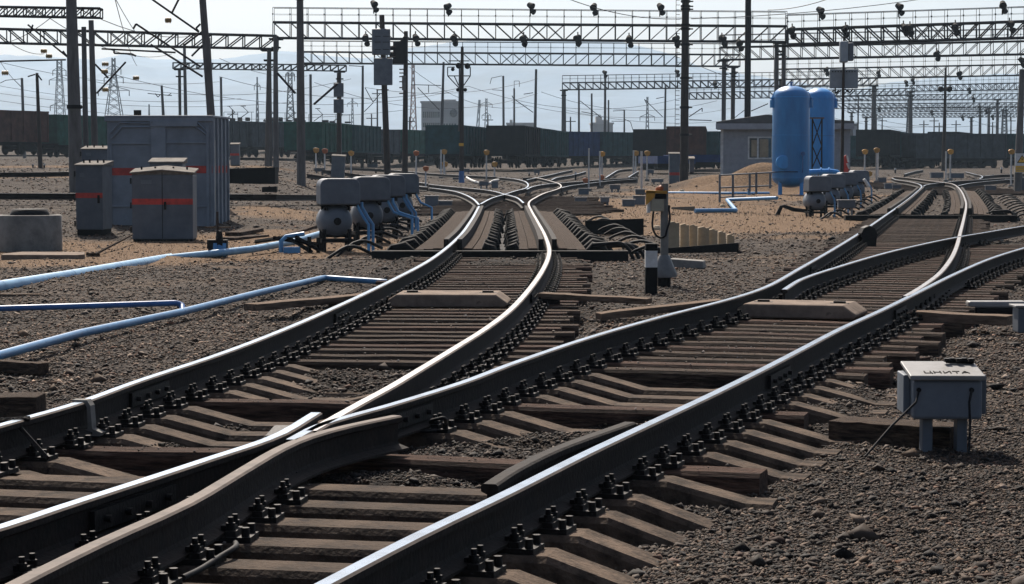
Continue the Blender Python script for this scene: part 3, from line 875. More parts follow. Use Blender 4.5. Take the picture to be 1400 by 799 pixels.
def retarder(name_l, name_r, y0, y1, label, n_arm, hose_side, loc):
    t = thing('car_retarder', label, 'car retarder', loc)
    org = tuple(loc)
    for L, sgn in ((name_l, -1), (name_r, 1)):
        for o0, o1 in ((.07, .15), (-.15, -.07)):
            b = MB(); ribbon(b, L, y0 + .1, y1, o0, o1, .12, RH + .05); b.build('brake_beam', M['rail_side'], t, org)
        for side in (-1, 1):
            b = MB()
            for k in range(3 if side == sgn else 2):      # planks lie side by side along the rail
                a0 = .17 + k * .155; a1 = a0 + .145
                ribbon(b, L, y0, y1, side * a0, side * a1, .10, .225 - k * .012)
            b.build('deck', M['wood'], t, org)
            outer = side == sgn
            for k in range(n_arm):
                y = y0 + .5 + (y1 - y0 - 1) * k / (n_arm - 1)
                x = xat(L, y); g = T0(x, y)
                reach = .52 if outer else .24
                reach *= random.uniform(.8, 1.15)
                a = .62 if outer else .46
                b = MB()
                P = [(x + side * a, y, g + .10), (x + side * (a + reach * .35), y, g + .24), (x + side * (a + reach * .7), y - .03, g + .21), (x + side * (a + reach), y - .06, g + .03)]
                b.path(P, [.05, .085, .06, .03], 8)
                b.build('arm', M['black'], t, org)
    # pit floor and front wall
    b = MB(); xl, xr = xat(name_l, y0), xat(name_r, y0); g = T0(xl, y0)
    b.b2(xl - 1.3, xr + 1.3, y0 - .3, y0 - .02, g - .35, g + .19)
    b.build('front_wall', M['black'], t, org)
    b = MB(); ribbon(b, name_l, y0 + .1, y1, .25, (xr - xl) - .25, -.3, -.06)
    b.build('pit_floor', M['black'], t, org)
    rr = random.Random(3)
    for L, sgn in ((name_l, -1), (name_r, 1)):
        for k in range(9):
            y = y0 + .3 + k * (y1 - y0) * .09; x = xat(L, y) + sgn * 1.1; g = T0(x, y)
            pts = []
            for j in range(9):
                u = j / 8
                pts.append((x + sgn * (.25 + u * .75 + rr.uniform(-.02, .02)), y - u * .6, g + .12 + .20 * math.sin(u * math.pi) - u * .14))
            b = MB(); b.path(pts, .028, 7); b.build('hose', M['rubber'], t, org)
    g = T0(xr, y0)
    for k in range(3):
        pts = [(xr + 1.15 + k * .12 + .28 * math.sin(u * math.pi / 2), y0 + .3 + k * .3, g + .30 - k * .03 - .42 * (1 - math.cos(u * math.pi / 2))) for u in [j / 8 for j in range(9)]]
        pts = [(xr + .75, y0 + .35 + k * .3, g + .27 - k * .03)] + pts
        b = MB(); b.path(pts, .032, 8); b.build('hose', M['rubber'], t, org)
    return t
retarder('L1', 'R1', 37.0, 64.0, 'left car retarder with brown plank decks and black arms, on the left foreground track', 17, 1, (xat('L1', 37), 37, 0))
retarder('L2', 'RB', 60.5, 96.0, 'right car retarder with brown decks and black arms, beyond the right switch', 13, 1, (xat('L2', 60.5), 60.5, 0))

# ------------------------------------------------------------------ check rail fittings, clips and blocks near the frog
b = MB(); px = at(118, 570, 12.0)
def clip(px_, py_, rail, label):
    p = gp(px_, py_, RH)
    x = xat(rail, p.y)
    b = MB(); b.prism([(-.035, -.19), (.12, -.19), (.13, -.17), (.075, -.15), (.066, -.02), (.045, .012), (-.04, .012), (-.04, .002), (.03, .0), (.045, -.03), (.05, -.15), (-.02, -.17)], -.035, .035)
    o = b.build('rail_brace', M['concrete'], None); o.location = (x, p.y, RH); o.rotation_euler = (0, 0, -.17)
    tag(o, label, 'rail brace')
clip(112, 549, 'L1', 'pale steel brace clasping the left foreground rail near the left edge')
# dark lever next to the brace
b = MB(); q = gp(52, 605, .2); b.strut(q + Vector((-.13, 0, .12)), q + Vector((.10, -.25, -.05)), .02); b.strut(q + Vector((-.22, .0, .115)), q + Vector((-.04, 0, .125)), .02)
tag(b.build('brace_lever', M['iron'], None, tuple(q)), 'thin bent rod leaning against the left foreground rail near the left edge', 'rod')
# frog block ends
def spacer(px_, py_, label):
    p = gp(px_, py_, .2); b = MB()
    b.b2(-.10, .10, -.22, .22, -.07, .09); b.tube((-.14, -.1, .02), (.14, -.1, .02), .025, n=6); b.tube((-.14, .1, .02), (.14, .1, .02), .025, n=6)
    o = b.build('spacer_block', M['iron'], None, bevel=.01); o.location = p; tag(o, label, 'spacer block')
spacer(395, 612, 'cast iron spacer block between the two wing rails of the foreground frog')
# small point motor / derail block seen against the L2 rail
p = gp(1186, 337, 0.1)
t = thing('rail_lubricator', 'round topped dark iron block beside the curved rail near the switch blades', 'iron block', (p.x, p.y, 0), .2)
b = MB(); b.prism([(-.13, .06), (.13, .06), (.15, .34), (.10, .44), (0, .48), (-.10, .44), (-.15, .34)], -.1, .1); b.build('body', M['iron'], t, bevel=.012)
b = MB(); b.tube((-.17, 0, .3), (.17, 0, .3), .05, n=10); b.build('pin', M['rail_side'], t)
# bonding cables
def cable(pts, r, label, m='rubber', name='cable', grp=None):
    P = [Vector(p) for p in pts]
    out = []
    for i in range(len(P) - 1):
        a, b_, c, d = P[max(i - 1, 0)], P[i], P[i + 1], P[min(i + 2, len(P) - 1)]
        for j in range(6):
            u = j / 6; out.append(.5 * ((2 * b_) + (c - a) * u + (2 * a - 5 * b_ + 4 * c - d) * u * u + (3 * b_ - a - 3 * c + d) * u ** 3))
    out.append(P[-1])
    b = MB(); b.path(out, r, 8)
    return tag(b.build(name, M[m], None, tuple(P[0])), label, 'cable', grp)
cable([gp(320, 740, .10), gp(322, 748, .15), gp(300, 762, .14), gp(275, 778, .13), gp(250, 790, .13)], .012, 'thin black cable lying over the sleepers at the bottom left')
cable([gp(590, 575, .2), gp(608, 572, .22), gp(606, 584, .14), gp(588, 590, .13), gp(560, 588, .13)], .010, 'short black loop of cable beside the inner rail right of the frog')

# ------------------------------------------------------------------ concrete slabs between the rails and planks beside them
def slab(pxl, pxr, py_near, label, L, Rr, h=.17):
    p0 = gp(pxl, py_near, .03); p1 = gp(pxr, py_near, .03)
    y = p0.y; w = p1.x - p0.x; dpt = .75
    t = thing('concrete_slab', label, 'concrete slab', ((p0.x + p1.x) / 2, y, .115), 0)
    tx = (xat(L, y + .6) - xat(L, y - .6)) / 1.2
    b = MB(); hw = w / 2; ch = .09
    b.prism([(-hw + .02, 0), (hw - .02, 0), (hw, .03), (hw, h - ch), (hw - ch * 1.4, h), (-hw + ch, h), (-hw, h - ch * .6), (-hw, .03)], 0, dpt)
    o = b.build('slab_body', M['slab'], t, bevel=.025)
    # lifting slots
    for sx in (-.32, .32):
        b = MB(); b.b2(sx * w - .0 - .09, sx * w + .09, .3, .36, h - .01, h + .003); b.tube((sx * w - .06, .33, h + .012), (sx * w + .06, .33, h + .012), .012, n=6)
        b.build('lifting_loop', M['iron'], t)
    t.rotation_euler = (0, 0, -tx)
slab(530, 694, 432, 'worn concrete slab lying between the rails of the left track', 'L1', 'R1', .14)
slab(1004, 1170, 448, 'worn concrete slab lying between the rails of the right track', 'L2', 'R2', .14)
def plank(p0, p1, w, th, label, m='wood_light', post=False, cat='plank', name='plank', grp=None):
    a, b_ = Vector(p0), Vector(p1)
    d = (b_ - a); L = d.length; mid = (a + b_) / 2
    rz = math.atan2(d.y, d.x); tilt = -math.asin(max(-1, min(1, d.z / L)))
    b = MB(); r = random.Random(int(abs(a.x * 977))); n = 8; vs = []
    for i in range(n + 1):
        x = -L / 2 + L * i / n; j = [r.uniform(-.008, .008) for _ in range(3)]
        vs += [(x, -w / 2 + j[0], -th), (x, -w / 2 + j[0], j[1] * .5), (x, w / 2 + j[2], j[1] * .5), (x, w / 2 + j[2], -th)]
    fs = [(i * 4 + k, i * 4 + (k + 1) % 4, (i + 1) * 4 + (k + 1) % 4, (i + 1) * 4 + k) for i in range(n) for k in range(4)] + [(3, 2, 1, 0), tuple(range(n * 4, n * 4 + 4))]
    b.add(vs, fs)
    o = b.build(name, M[m], None, bevel=.006); o.location = mid; o.rotation_euler = (0, tilt, rz)
    tag(o, label, cat, grp)
    return o
plank(gp(342, 416, .16), gp(505, 401, .2), .22, .07, 'long weathered plank running up to the left rail, beside the thin blue pipe')
plank(gp(740, 400, .26), gp(888, 408, .22), .24, .06, 'weathered plank on a short post between the two foreground tracks')
b = MB(); q = gp(754, 430, 0); b.b2(-.09, .09, -.06, .06, -.02, .2); o = b.build('plank_post', M['black'], None); o.location = (q.x, q.y, 0); tag(o, 'short dark post holding up the plank between the tracks', 'post')
plank(gp(818, 428, .10), gp(984, 409, .22), .22, .07, 'tilted weathered plank reaching the left rail of the right track')
plank(gp(1232, 424, .2), gp(1382, 432, .18), .26, .09, 'broad pale plank lying right of the right track, left of the edge box', 'wood_light')
plank(gp(1146, 572, .13), gp(1310, 582, .13), .30, .2, 'heavy timber beam lying in the gravel behind the grey track box legs', 'wood', name='timber_beam', cat='timber')
plank(gp(1170, 484, .05), gp(1262, 490, .05), .24, .08, 'short reddish timber end in the gravel right of the right track', 'wood_red', name='timber_beam', cat='timber')
plank(gp(-40, 540, .16), gp(56, 540, .16), .30, .2, 'dark timber block at the left edge above the left rail', 'wood', name='timber_beam', cat='timber')
plank(gp(-10, 492, .09), gp(60, 496, .09), .12, .09, 'small timber block at the left edge under the thin blue pipe', 'wood', name='timber_beam', cat='timber')
plank(gp(-30, 402, .06), gp(55, 402, .06), .14, .04, 'pale board lying at the left edge below the big blue pipe', 'wood_light')
plank(gp(1305, 340, .02), gp(1400, 352, .02), .12, .06, 'thin dark board lying at the far right between rails', 'wood')
plank(gp(388, 322, .05), gp(442, 304, .25), .12, .06, 'dark board leaning behind the left grey control unit', 'wood')
plank(gp(318, 318, .12), gp(350, 312, .12), .35, .08, 'dark board stacked right of the big grey booth', 'wood')
plank(gp(310, 325, .05), gp(358, 321, .05), .40, .06, 'lower dark board stacked right of the big grey booth', 'wood')

# ------------------------------------------------------------------ the grey track box in the foreground (lettered lid) and its neighbour
p = gp(1296, 622, 0); s = F_PX / p.y
wbox = 95 / s
t = thing('track_box', 'grey metal track box with lettered lid on two legs in the right foreground', 'track box', (at(1295, 600, p.y).x, p.y, 0), -.03)
zb = at(1285, 574, p.y).z; zt_ = at(1285, 520, p.y).z
hw = wbox / 2
b = MB(); b.b2(-hw, hw, 0, .34, zb, zt_); b.build('body', M['paint_grey'], t, bevel=.018)
b = MB(); b.prism([(-.03, zt_), (.38, zt_ + .055), (.38, zt_ + .075), (-.03, zt_ + .028)], -hw - .02, hw + .012, axis='X'); lid = b.build('lid', M['paint_light'], t, bevel=.006)
for sx in (-1, 1):
    b = MB(); b.b2(sx * (hw + .02) - .02, sx * (hw + .02) + .02, .10, .36, zb + .02, zt_ + .02); b.build('side_flange', M['paint_grey'], t, bevel=.006)
for lx in (-.25, .25):
    b = MB(); b.b2(lx * wbox - .03, lx * wbox + .028, .08, .20, -.05, zb); b.build('leg', M['paint_grey'], t, bevel=.005)
for lx, ex, ey in ((-.42, -.42 * wbox - .33, -.25), (.34, .27 * wbox, -.1)):
    b = MB(); pts = [(lx * wbox, -.008, zt_ - .06), (lx * wbox - .02, -.05, zt_ - .12), ((lx * wbox + ex) / 2, ey / 2, (zb) * .9), (ex, ey, .02)]
    b.path(pts, .007, 6); b.tube((lx * wbox, 0, zt_ - .055), (lx * wbox, -.02, zt_ - .055), .014, n=8); b.build('cable', M['rubber'], t)
b = MB(); b.tube((hw - .16, .3, zt_ + .085), (hw + .0, .3, zt_ + .08), .016, n=6)
for k in range(5): b.box((hw - .16 + k * .035, .28 + (k % 2) * .03, zt_ + .09), (.03, .05, .02))
b.build('lock_chain', M['iron'], t)
def text(body, size, parent, loc, rot, m, name='lettering', ext=.0015, align='CENTER', bold=0):
    c = bpy.data.curves.new(name, 'FONT'); c.body = body; c.size = size; c.extrude = ext; c.align_x = align; c.offset = bold
    o = bpy.data.objects.new(name, c); col.objects.link(o); o.parent = parent; o.location = loc; o.rotation_euler = rot
    c.materials.append(m)
    bpy.context.view_layer.update()
    me_ = bpy.data.meshes.new_from_object(o.evaluated_get(bpy.context.evaluated_depsgraph_get()))
    q = bpy.data.objects.new(name, me_); col.objects.link(q); q.parent = parent; q.location = loc; q.rotation_euler = rot
    bpy.data.objects.remove(o); bpy.data.curves.remove(c)
    q.name = name
    return q
text('ЦНИТА', .075, t, (.0, .03, zt_ + .0375), (math.atan2(.047, .41), 0, 0), M['black'], 'lettering')
p = gp(1396, 470, 0); s = F_PX / p.y
t = thing('junction_box', 'grey box on a dark leg cut by the right edge, beyond the broad plank', 'junction box', (p.x + .02, p.y, 0))
b = MB(); z0, z1 = at(1390, 455, p.y).z, at(1390, 420, p.y).z; b.b2(-.07, .25, -.1, .15, z0, z1); b.build('body', M['paint_grey'], t, bevel=.015)
b = MB(); b.b2(-.1, .28, -.12, .17, z1, z1 + .02); b.build('lid', M['paint_light'], t, bevel=.004)
b = MB(); b.b2(.02, .08, -.02, .04, -.05, z0); b.build('leg', M['black'], t)
p = gp(1322, 427, .05); t = thing('point_machine', 'low pale blue point machine housing on a dark beam left of the edge box', 'point machine', (p.x, p.y, 0))
b = MB(); b.b2(0, .62, -.08, .1, .1, .17); b.build('body', M['paint_light'], t, bevel=.02)
b = MB(); b.b2(-.02, .66, -.1, .12, 0, .1); b.build('base_plate', M['black'], t)

# ------------------------------------------------------------------ dwarf signal with amber flap, striped marker post
p = gp(908, 391, 0); s = F_PX / p.y; k = 1 / s
t = thing('dwarf_signal', 'grey post with a flared foot carrying a cream box under an amber flap', 'dwarf signal', (p.x, p.y, 0))
b = MB(); b.tube((0, 0, .14), (0, 0, 140 * k), .055, .05, n=14); b.build('post', M['concrete'], t)
b = MB(); b.lathe([(17 * k, 12 * k), (18 * k, 16 * k), (8 * k, 40 * k), (7 * k, 42 * k)], 10); b.build('flared_foot', M['paint_light'], t)
b = MB(); b.lathe([(9 * k, -2 * k), (9 * k, 13 * k)], 12); b.build('footing', M['black'], t)
b = MB(); b.b2(-19 * k, -1 * k, -.09, .09, 102 * k, 127 * k); b.build('signal_case', M['cream'], t, bevel=.012)
b = MB(); b.b2(-24 * k, -19.5 * k, -.08, .08, 100 * k, 126 * k); b.build('front_plate', M['white'], t, bevel=.004)
b = MB(); b.prism([(-26 * k, 110 * k), (-14 * k, 122 * k), (-13 * k, 129 * k), (-26 * k, 129 * k)], -.11, -.095); b.prism([(-26 * k, 127.5 * k), (3 * k, 126 * k), (3 * k, 130 * k), (-26 * k, 131 * k)], -.11, .11); b.build('flap', M['yellow'], t)
b = MB(); b.b2(-14 * k, 2 * k, -.1, .1, 119 * k, 126 * k); b.build('hood', M['black'], t, bevel=.01)
b = MB()
b.lathe([(0, 130 * k), (5 * k, 130 * k), (6 * k, 134 * k), (3 * k, 137 * k), (0, 138 * k)], 8, c=(-4 * k, 0, 0)); b.lathe([(0, 130 * k), (3.4 * k, 130 * k), (3 * k, 134 * k), (0, 136 * k)], 8, c=(-9 * k, 0, 0)); b.build('cap', M['orange'], t)
b = MB(); pts = [(-15 * k + 0 * k, -.02, 102 * k)]
for j in range(13):
    a = math.pi + math.pi * j / 12 * 1.15
    pts.append((-5 * k + 12 * k * math.cos(a), -.08, 86 * k + 20 * k * math.sin(a) + (8 * k if a > 5.5 else 0)))
pts.append((6 * k, -.05, 110 * k)); b.path(pts, .014, 7); b.build('cable', M['rubber'], t)
p = gp(890, 402, 0)
t = thing('marker_post', 'short square marker post painted black, white and black beside the dwarf signal', 'marker post', (p.x, p.y, 0))
h = 69 / (F_PX / p.y); w = .075
b = MB(); b.b2(-w, w, -w, w, -.05, h * .53); b.build('lower_band', M['black'], t)
b = MB(); b.b2(-w, w, -w, w, h * .53, h * .86); b.build('white_band', M['white'], t)
b = MB(); b.b2(-w, w, -w, w, h * .86, h); b.build('top_band', M['black'], t, bevel=.01)
p = gp(915, 367, 0); t = thing('concrete_footing', 'low grey concrete block lying behind the flared signal foot', 'concrete block', (p.x + .2, p.y, 0), -.2)
b = MB(); b.prism([(-.25, 0), (.35, 0), (.33, .12), (-.2, .15)], -.12, .2); b.build('block', M['concrete'], t, bevel=.02)
p = gp(912, 352, 0); t = thing('cable_post', 'plain grey square post half hidden behind the dwarf signal', 'post', (p.x + .02, p.y + 1, 0))
b = MB(); b.b2(-.07, .07, -.05, .05, -.1, .56); b.build('post', M['concrete'], t, bevel=.01)

# old concrete stakes of the pit edge
for i, (x, yb, yt, w) in enumerate([(921, 335, 304, 14), (936, 337, 307, 11), (948, 338, 308, 10), (962, 338, 311, 14), (975, 337, 314, 11), (987, 335, 317, 9), (999, 334, 321, 9)]):
    d = 41.5 + i * .25
    q = at(x, yb, d); z1 = at(x, yt, d).z
    b = MB(); ww = w / (F_PX / d) / 2 * 1.12
    b.prism([(-ww, -.1), (ww, -.1), (ww * .98, z1 - .01), (ww * .4, z1 - .015), (ww * .1, z1 + .012), (-ww * .6, z1 + .0), (-ww * .98, z1 - .012)], 0, .12)
    o = b.build('concrete_stake', M['fence'], None); o.location = (q.x, d, 0); o.rotation_euler = (0, 0, random.uniform(-.1, .1))
    tag(o, 'tan weathered concrete stake in the row edging the pit right of the dwarf signal', 'concrete stake', 'concrete stakes edging the pit')
# dark steel plates, and one black sheet for pit shade, standing round the pit
def steel_plate(x0, y0b, y0t, x1, y1b, y1t, d0, d1, label, name='steel_plate', m='black', th=.05):
    a0, a1 = at(x0, y0b, d0), at(x0, y0t, d0); c0, c1 = at(x1, y1b, d1), at(x1, y1t, d1)
    b = MB(); off = Vector((0, th, 0))
    vs = [a0, c0, c1, a1, a0 + off, c0 + off, c1 + off, a1 + off]
    b.add(vs, [(0, 1, 2, 3), (7, 6, 5, 4), (0, 4, 5, 1), (3, 2, 6, 7), (1, 5, 6, 2), (0, 3, 7, 4)])
    o = b.build(name, M[m], None, tuple(a0)); tag(o, label, 'steel plate'); return o
steel_plate(800, 321, 302, 880, 322, 299, 50, 50, 'wide black steel plate standing behind the hoses right of the left retarder')  # black colour stands in for the shade on the pit trough's side
steel_plate(838, 348, 345, 1010, 345, 332, 38.2, 40.5, 'long black wedge of steel plate edging the gravel behind the dwarf signal')
steel_plate(918, 286, 283.6, 950, 289, 282.5, 76, 73, 'small dark steel plate lying in dry grass before the blue pipe elbow')
steel_plate(308, 251, 231, 376, 252, 229, 70, 70, 'long black steel box wall right of the big grey booth', 'steel_box', th=1.0)
steel_plate(358, 263, 256, 378, 263, 255, 62, 62, 'small black steel block below the long black box', 'steel_box', th=.3)
for i, (x, yv, r_) in enumerate([(898, 315, .12), (932, 264, .16), (988, 283, .1), (1365, 331, .1)]):
    q = gp(x, yv, 0); b = MB(); b.lathe([(0, -.05), (r_, -.02), (r_ * 1.1, r_ * .4), (r_ * .6, r_ * .9), (0, r_)], 8, smooth=False)
    o = b.build('boulder', M['fence'] if i < 3 else M['concrete'], None, bevel=.02); o.location = q
    tag(o, ['pale boulder at the foot of the signal post', 'grey boulder in the dry grass by the thin blue pipe', 'bluish rag of stone in the dry grass by the handrail', 'small stone between the rails at the right edge'][i], 'boulder')

# ------------------------------------------------------------------ blue pipes
def pipe(pts, r, label, m='blue', name='pipe', extra=None):
    t = thing(name, label, 'pipe', tuple(pts[0]))
    P = [Vector(p) for p in pts]; out = [P[0]]
    for i in range(1, len(P) - 1):
        a = (P[i - 1] - P[i]); c = (P[i + 1] - P[i]); cut = min(r * 2.6, a.length / 2.2, c.length / 2.2)
        p0 = P[i] + a.normalized() * cut; p1 = P[i] + c.normalized() * cut
        for j in range(5):
            u = j / 4; out.append((p0.lerp(P[i], u)).lerp(P[i].lerp(p1, u), u))
    out.append(P[-1])
    fine = [out[0]]
    for q in out[1:]:
        n = max(1, int((q - fine[-1]).length / 1.0)); s0 = fine[-1].copy()
        for j in range(1, n + 1): fine.append(s0.lerp(q, j / n))
    b = MB(); b.path(fine, r, 18); b.build('tube', M[m], t, tuple(pts[0]))
    for i in range(3, len(fine) - 3, 5):
        d = (fine[i + 1] - fine[i]).normalized() * .008; b = MB(); b.tube(fine[i] - d, fine[i] + d, r * 1.02, n=18); b.build('weld_seam', M[m], t, tuple(pts[0]))
    return t
pipe([gp(-420, 470, .08), gp(-60, 403, .08), gp(0, 393, .08), gp(100, 377, .07), gp(190, 361, .035), gp(234, 353, -.09)], .084, 'thick pale blue pipe coming in from the left edge and sinking into the ground', 'blue_pale')
pipe([gp(196, 358, -.12), gp(240, 352, -.02), gp(300, 346, .09), gp(345, 341, .11), gp(400, 331, .13), gp(445, 318, .2)], .062, 'pale blue pipe running from the flanged valve towards the grey control units', 'blue_pale')
pipe([gp(-300, 566, .10), gp(-40, 496, .10), gp(0, 486, .10), gp(110, 456, .10), gp(248, 427, .10), gp(352, 401, .10), gp(443, 380, .10), gp(530, 386, .06), gp(560, 390, .0)], .038, 'long thin blue pipe bending beside the left rail', 'blue')
pipe([gp(-300, 432, .12), gp(-40, 423, .12), gp(0, 422, .12), gp(120, 418.5, .13), gp(241, 414.5, .14), at(249, 417.5, gp(241, 414.5, .14).y), at(250, 428, gp(241, 414.5, .14).y - .15)], .031, 'short deep blue pipe with an elbow joining the long thin pipe', 'blue_deep')
pipe([gp(910, 264, .03), gp(1000, 264.5, .04), gp(1052, 264.5, .04)], .06, 'thin blue pipe lying in dry grass before the handrail', 'blue')
pipe([gp(950, 288.5, .12), gp(1006, 288, .12), gp(994, 273.5, .15), gp(1062, 271, .28)], .066, 'pale blue pipe with a sharp bend leading to the blue tanks', 'blue')
p = gp(300, 352, 0)
t = thing('pipe_valve', 'blue flanged valve on the pipe with a tall rusty spindle', 'valve', (p.x, p.y, 0))
b = MB(); b.lathe([(.15, -.03), (.15, .03)], 18, axis='X', c=(-.06, 0, .12)); b.lathe([(.15, -.03), (.15, .03)], 18, axis='X', c=(.10, 0, .12)); b.lathe([(.1, -.06), (.13, 0), (.1, .1)], 16, axis='X', c=(0, 0, .12)); b.build('flange', M['blue'], t)
b = MB(); b.tube((0, 0, .1), (0, 0, .45), .09, .05, n=10); b.b2(-.2, .14, -.08, .08, .15, .3); b.b2(-.18, -.1, -.1, .1, .0, .15); b.build('body', M['iron'], t)
b = MB(); b.tube((-.03, 0, .4), (-.03, 0, .78), .022, n=8); b.tube((-.03, 0, .5), (-.03, 0, .72), .035, .02, n=8); b.build('spindle', M['pole_brown'], t)
b = MB(); b.b2(-.23, .2, -.03, .03, .5, .52); b.build('handle', M['wood_light'], t)
# black machinery at the end of the pipe
p = gp(400, 347, 0)
t = thing('pipe_support', 'black tangle of brackets and a blue box where the pipes pass under the units', 'pipe bracket', (p.x, p.y, 0))
b = MB()
for a, c in (((-.35, 0, .28), (.45, .1, .16)), ((-.1, 0, .3), (.35, 0, .02)), ((.05, 0, .3), (.5, -.05, .05)), ((.3, 0, .0), (.3, 0, .3)), ((.45, .1, 0), (.45, .1, .28)), ((-.7, .3, .2), (.1, .1, .32))): b.strut(a, c, .05)
b.build('bracket', M['black'], t)
b = MB(); b.b2(-.15, .14, -.12, .04, .0, .12); b.build('base_box', M['blue'], t, bevel=.01)
b = MB(); b.path([(-.2, -.02, .02), (-.2, -.02, .22), (-.12, 0, .3), (.2, .1, .35)], .04, 10); b.build('pipe_elbow', M['blue'], t)

# ------------------------------------------------------------------ grey booth, relay cabinets
def band_box(b, x0, x1, y0, y1, z0, z1): return b.b2(x0, x1, y0, y1, z0, z1)
d = 52.0; L_, R_ = (147 - 700) / F_PX * d, (305 - 700) / F_PX * d; H_ = at(150, 158, d).z; w = R_ - L_; z0 = -.05
t = thing('equipment_booth', 'big grey metal booth with a red band and barrel roof', 'booth', ((L_ + R_) / 2, d, 0), -.045)
hw = (291 - 147) / F_PX * d / 2; dp = 2.3; off = -.12
b = MB(); b.b2(-hw + off, hw + off, 0, dp, z0, H_ - .05); b.build('body', M['paint_booth'], t, bevel=.02)
b = MB(); b.b2(-hw + off - .05, hw + off + .04, -.05, dp + .05, H_ - .05, H_); b.prism([(-hw + off - .05, H_ - .14), (hw + off + .04, H_ - .14), (hw + off + .04, H_ - .04), (-hw + off - .05, H_ - .04)], -.04, -.003); b.build('roof', M['paint_booth'], t, bevel=.01)
b = MB()
k = 2 * hw / 144.0
def fx(px_): return -hw + off + (px_ - 147) * k
def fz(py_): return at(200, py_, d).z
for (a, c, e, f_) in ((151, 208, 195, 197), (228, 285, 194, 196), (151, 190, 281, 283), (228, 285, 281, 283)): b.b2(fx(a), fx(c), -.035, -.002, fz(f_), fz(e))
b.b2(fx(208), fx(228), -.04, -.002, z0, fz(168)); b.b2(fx(151), fx(153.5), -.035, -.002, z0, fz(195)); b.b2(fx(283.5), fx(287), -.035, -.002, z0, fz(172)); b.b2(fx(207), fx(272), -.07, -.002, fz(173), fz(166))
for a, c in (((151, 183), (165, 168)), ((165, 168), (207, 169)), ((285, 180), (272, 168)), ((208, 174), (168, 174)), ((168, 174), (153, 190)), ((228, 174), (270, 174)), ((270, 174), (284, 184))):
    b.tube((fx(a[0]), -.02, fz(a[1])), (fx(c[0]), -.02, fz(c[1])), .022, n=4, smooth=False)
b.build('frame_ribs', M['paint_booth'], t)
b = MB(); b.b2(fx(148), fx(208), -.006, -.001, fz(240), fz(230)); b.b2(fx(228), fx(287), -.006, -.001, fz(237), fz(227)); b.b2(fx(208), fx(228), -.045, -.0405, fz(238.5), fz(228.5)); b.b2(hw + off + .001, hw + off + .006, 0, dp, fz(237), fz(227)); b.build('red_band', M['red'], t)
b = MB()
for j in range(5): b.b2(hw + off, hw + off + .045, .02 + j * .5, .1 + j * .5, z0, H_ - .06)
b.build('side_ribs', M['paint_booth'], t)
b = MB(); b.b2(hw + off + .008, hw + off + .03, .15, .32, .5, fz(192)); b.build('side_panel', M['paint_light'], t)
b = MB(); b.tube((.1 - hw + .3, .9, H_), (.1 - hw + .3, .9, H_ + .14), .09, n=12); b.build('vent', M['black'], t)

def cabinet(x0, x1, ytop, ybase, dep, label, band=None, gable=False, split=False, lean=0, name='relay_cabinet', m='paint_grey', side=0, rz=0, topm='lid', feet=.04, knobs=True, d=None):
    p = gp((x0 + x1) / 2, ybase, 0)
    if d: p = at((x0 + x1) / 2, ybase, d)
    k = p.y / F_PX; w = (x1 - x0) * k / 2
    H = (ybase - ytop) * k
    t = thing(name, label, 'relay cabinet', (p.x, p.y, p.z), rz)
    r = .06 if gable else .08
    b = MB(); b.b2(-w, w, 0, dep, feet, H - r - (.051 if gable else 0)); b.build('body', M[m], t, bevel=.012)
    b = MB()
    if gable: 
        yy = [-.05, dep + .04]
        for s_ in (-1, 1):
            b.add([(0, yy[0], H - .03), (s_ * (w + .04), yy[0], H - r - .03), (s_ * (w + .04), yy[1], H - r + .05), (0, yy[1], H + .05), (0, yy[0], H - .0), (s_ * (w + .04), yy[0], H - r), (s_ * (w + .04), yy[1], H - r + .08), (0, yy[1], H + .08)], [(0, 1, 2, 3), (4, 5, 6, 7), (0, 1, 5, 4), (1, 2, 6, 5), (2, 3, 7, 6), (3, 0, 4, 7)])
        b.prism([(-w, H - r - .05), (w, H - r - .05), (w, H - r - .005), (0, H - .01), (-w, H - r - .005)], .01, dep - .01)
    else: b.prism([(-.03, H - r), (dep + .05, H - r), (dep + .05, H + .03), (-.03, H - r + .03)], -w - .03, w + .03, axis='X')
    b.build('roof', M[topm], t, bevel=.006)
    if knobs:
        b = MB()
        for kx in (-.75, -.3, .3, .75): b.tube((kx * w, dep * .5, H - r), (kx * w, dep * .5, H + .055), .02, n=8)
        b.build('lifting_eye', M['iron'], t)
    if knobs:
        for hz in (.16, .5, .84):
            b = MB(); b.tube((-w - .018, -.012, H * hz - .06), (-w - .018, -.012, H * hz + .06), .018, n=8); b.build('hinge', M['iron'], t)
        b = MB(); b.b2(.03 if split else w * .62, (.03 if split else w * .62) + .05, -.02, -.001, H * .44, H * .55); b.tube(((.055 if split else w * .62 + .025), -.045, H * .46), ((.055 if split else w * .62 + .025), -.045, H * .53), .01, n=6); b.build('door_handle', M['iron'], t)
        b = MB()
        for j in range(4): b.b2(-w * .7, -w * .35, -.012, -.001, H * .80 + j * .022, H * .80 + j * .022 + .010)
        b.build('vent', M['paint_booth'], t)
    if band:
        z1, z0_ = (ybase - band[0]) * k, (ybase - band[1]) * k
        b = MB(); b.b2(-w, w, -.005, -.0008, z0_, z1); b.build('red_band', M['red'], t)
    if split:
        b = MB(); b.b2(-.008, .004, -.007, -.001, .05, H - r); b.build('door_gap', M['black'], t)
    b = MB(); b.b2(-w + .02, w - .02, .02, dep - .02, -.06, feet); b.build('base_frame', M['black'], t)
    return t
cabinet(181, 264, 232, 330, .75, 'low grey double door cabinet with a red band and gabled pale lid', (272, 280), True, True, rz=.03)
cabinet(104, 141, 222, 322, .9, 'tall narrow grey cabinet with a red band at the left of the booth', (264, 271), False, rz=-.05, feet=.12)
cabinet(112, 152, 201, 262, .7, 'grey cabinet standing behind the tall narrow one, beside the booth', None, False, knobs=True, d=60)
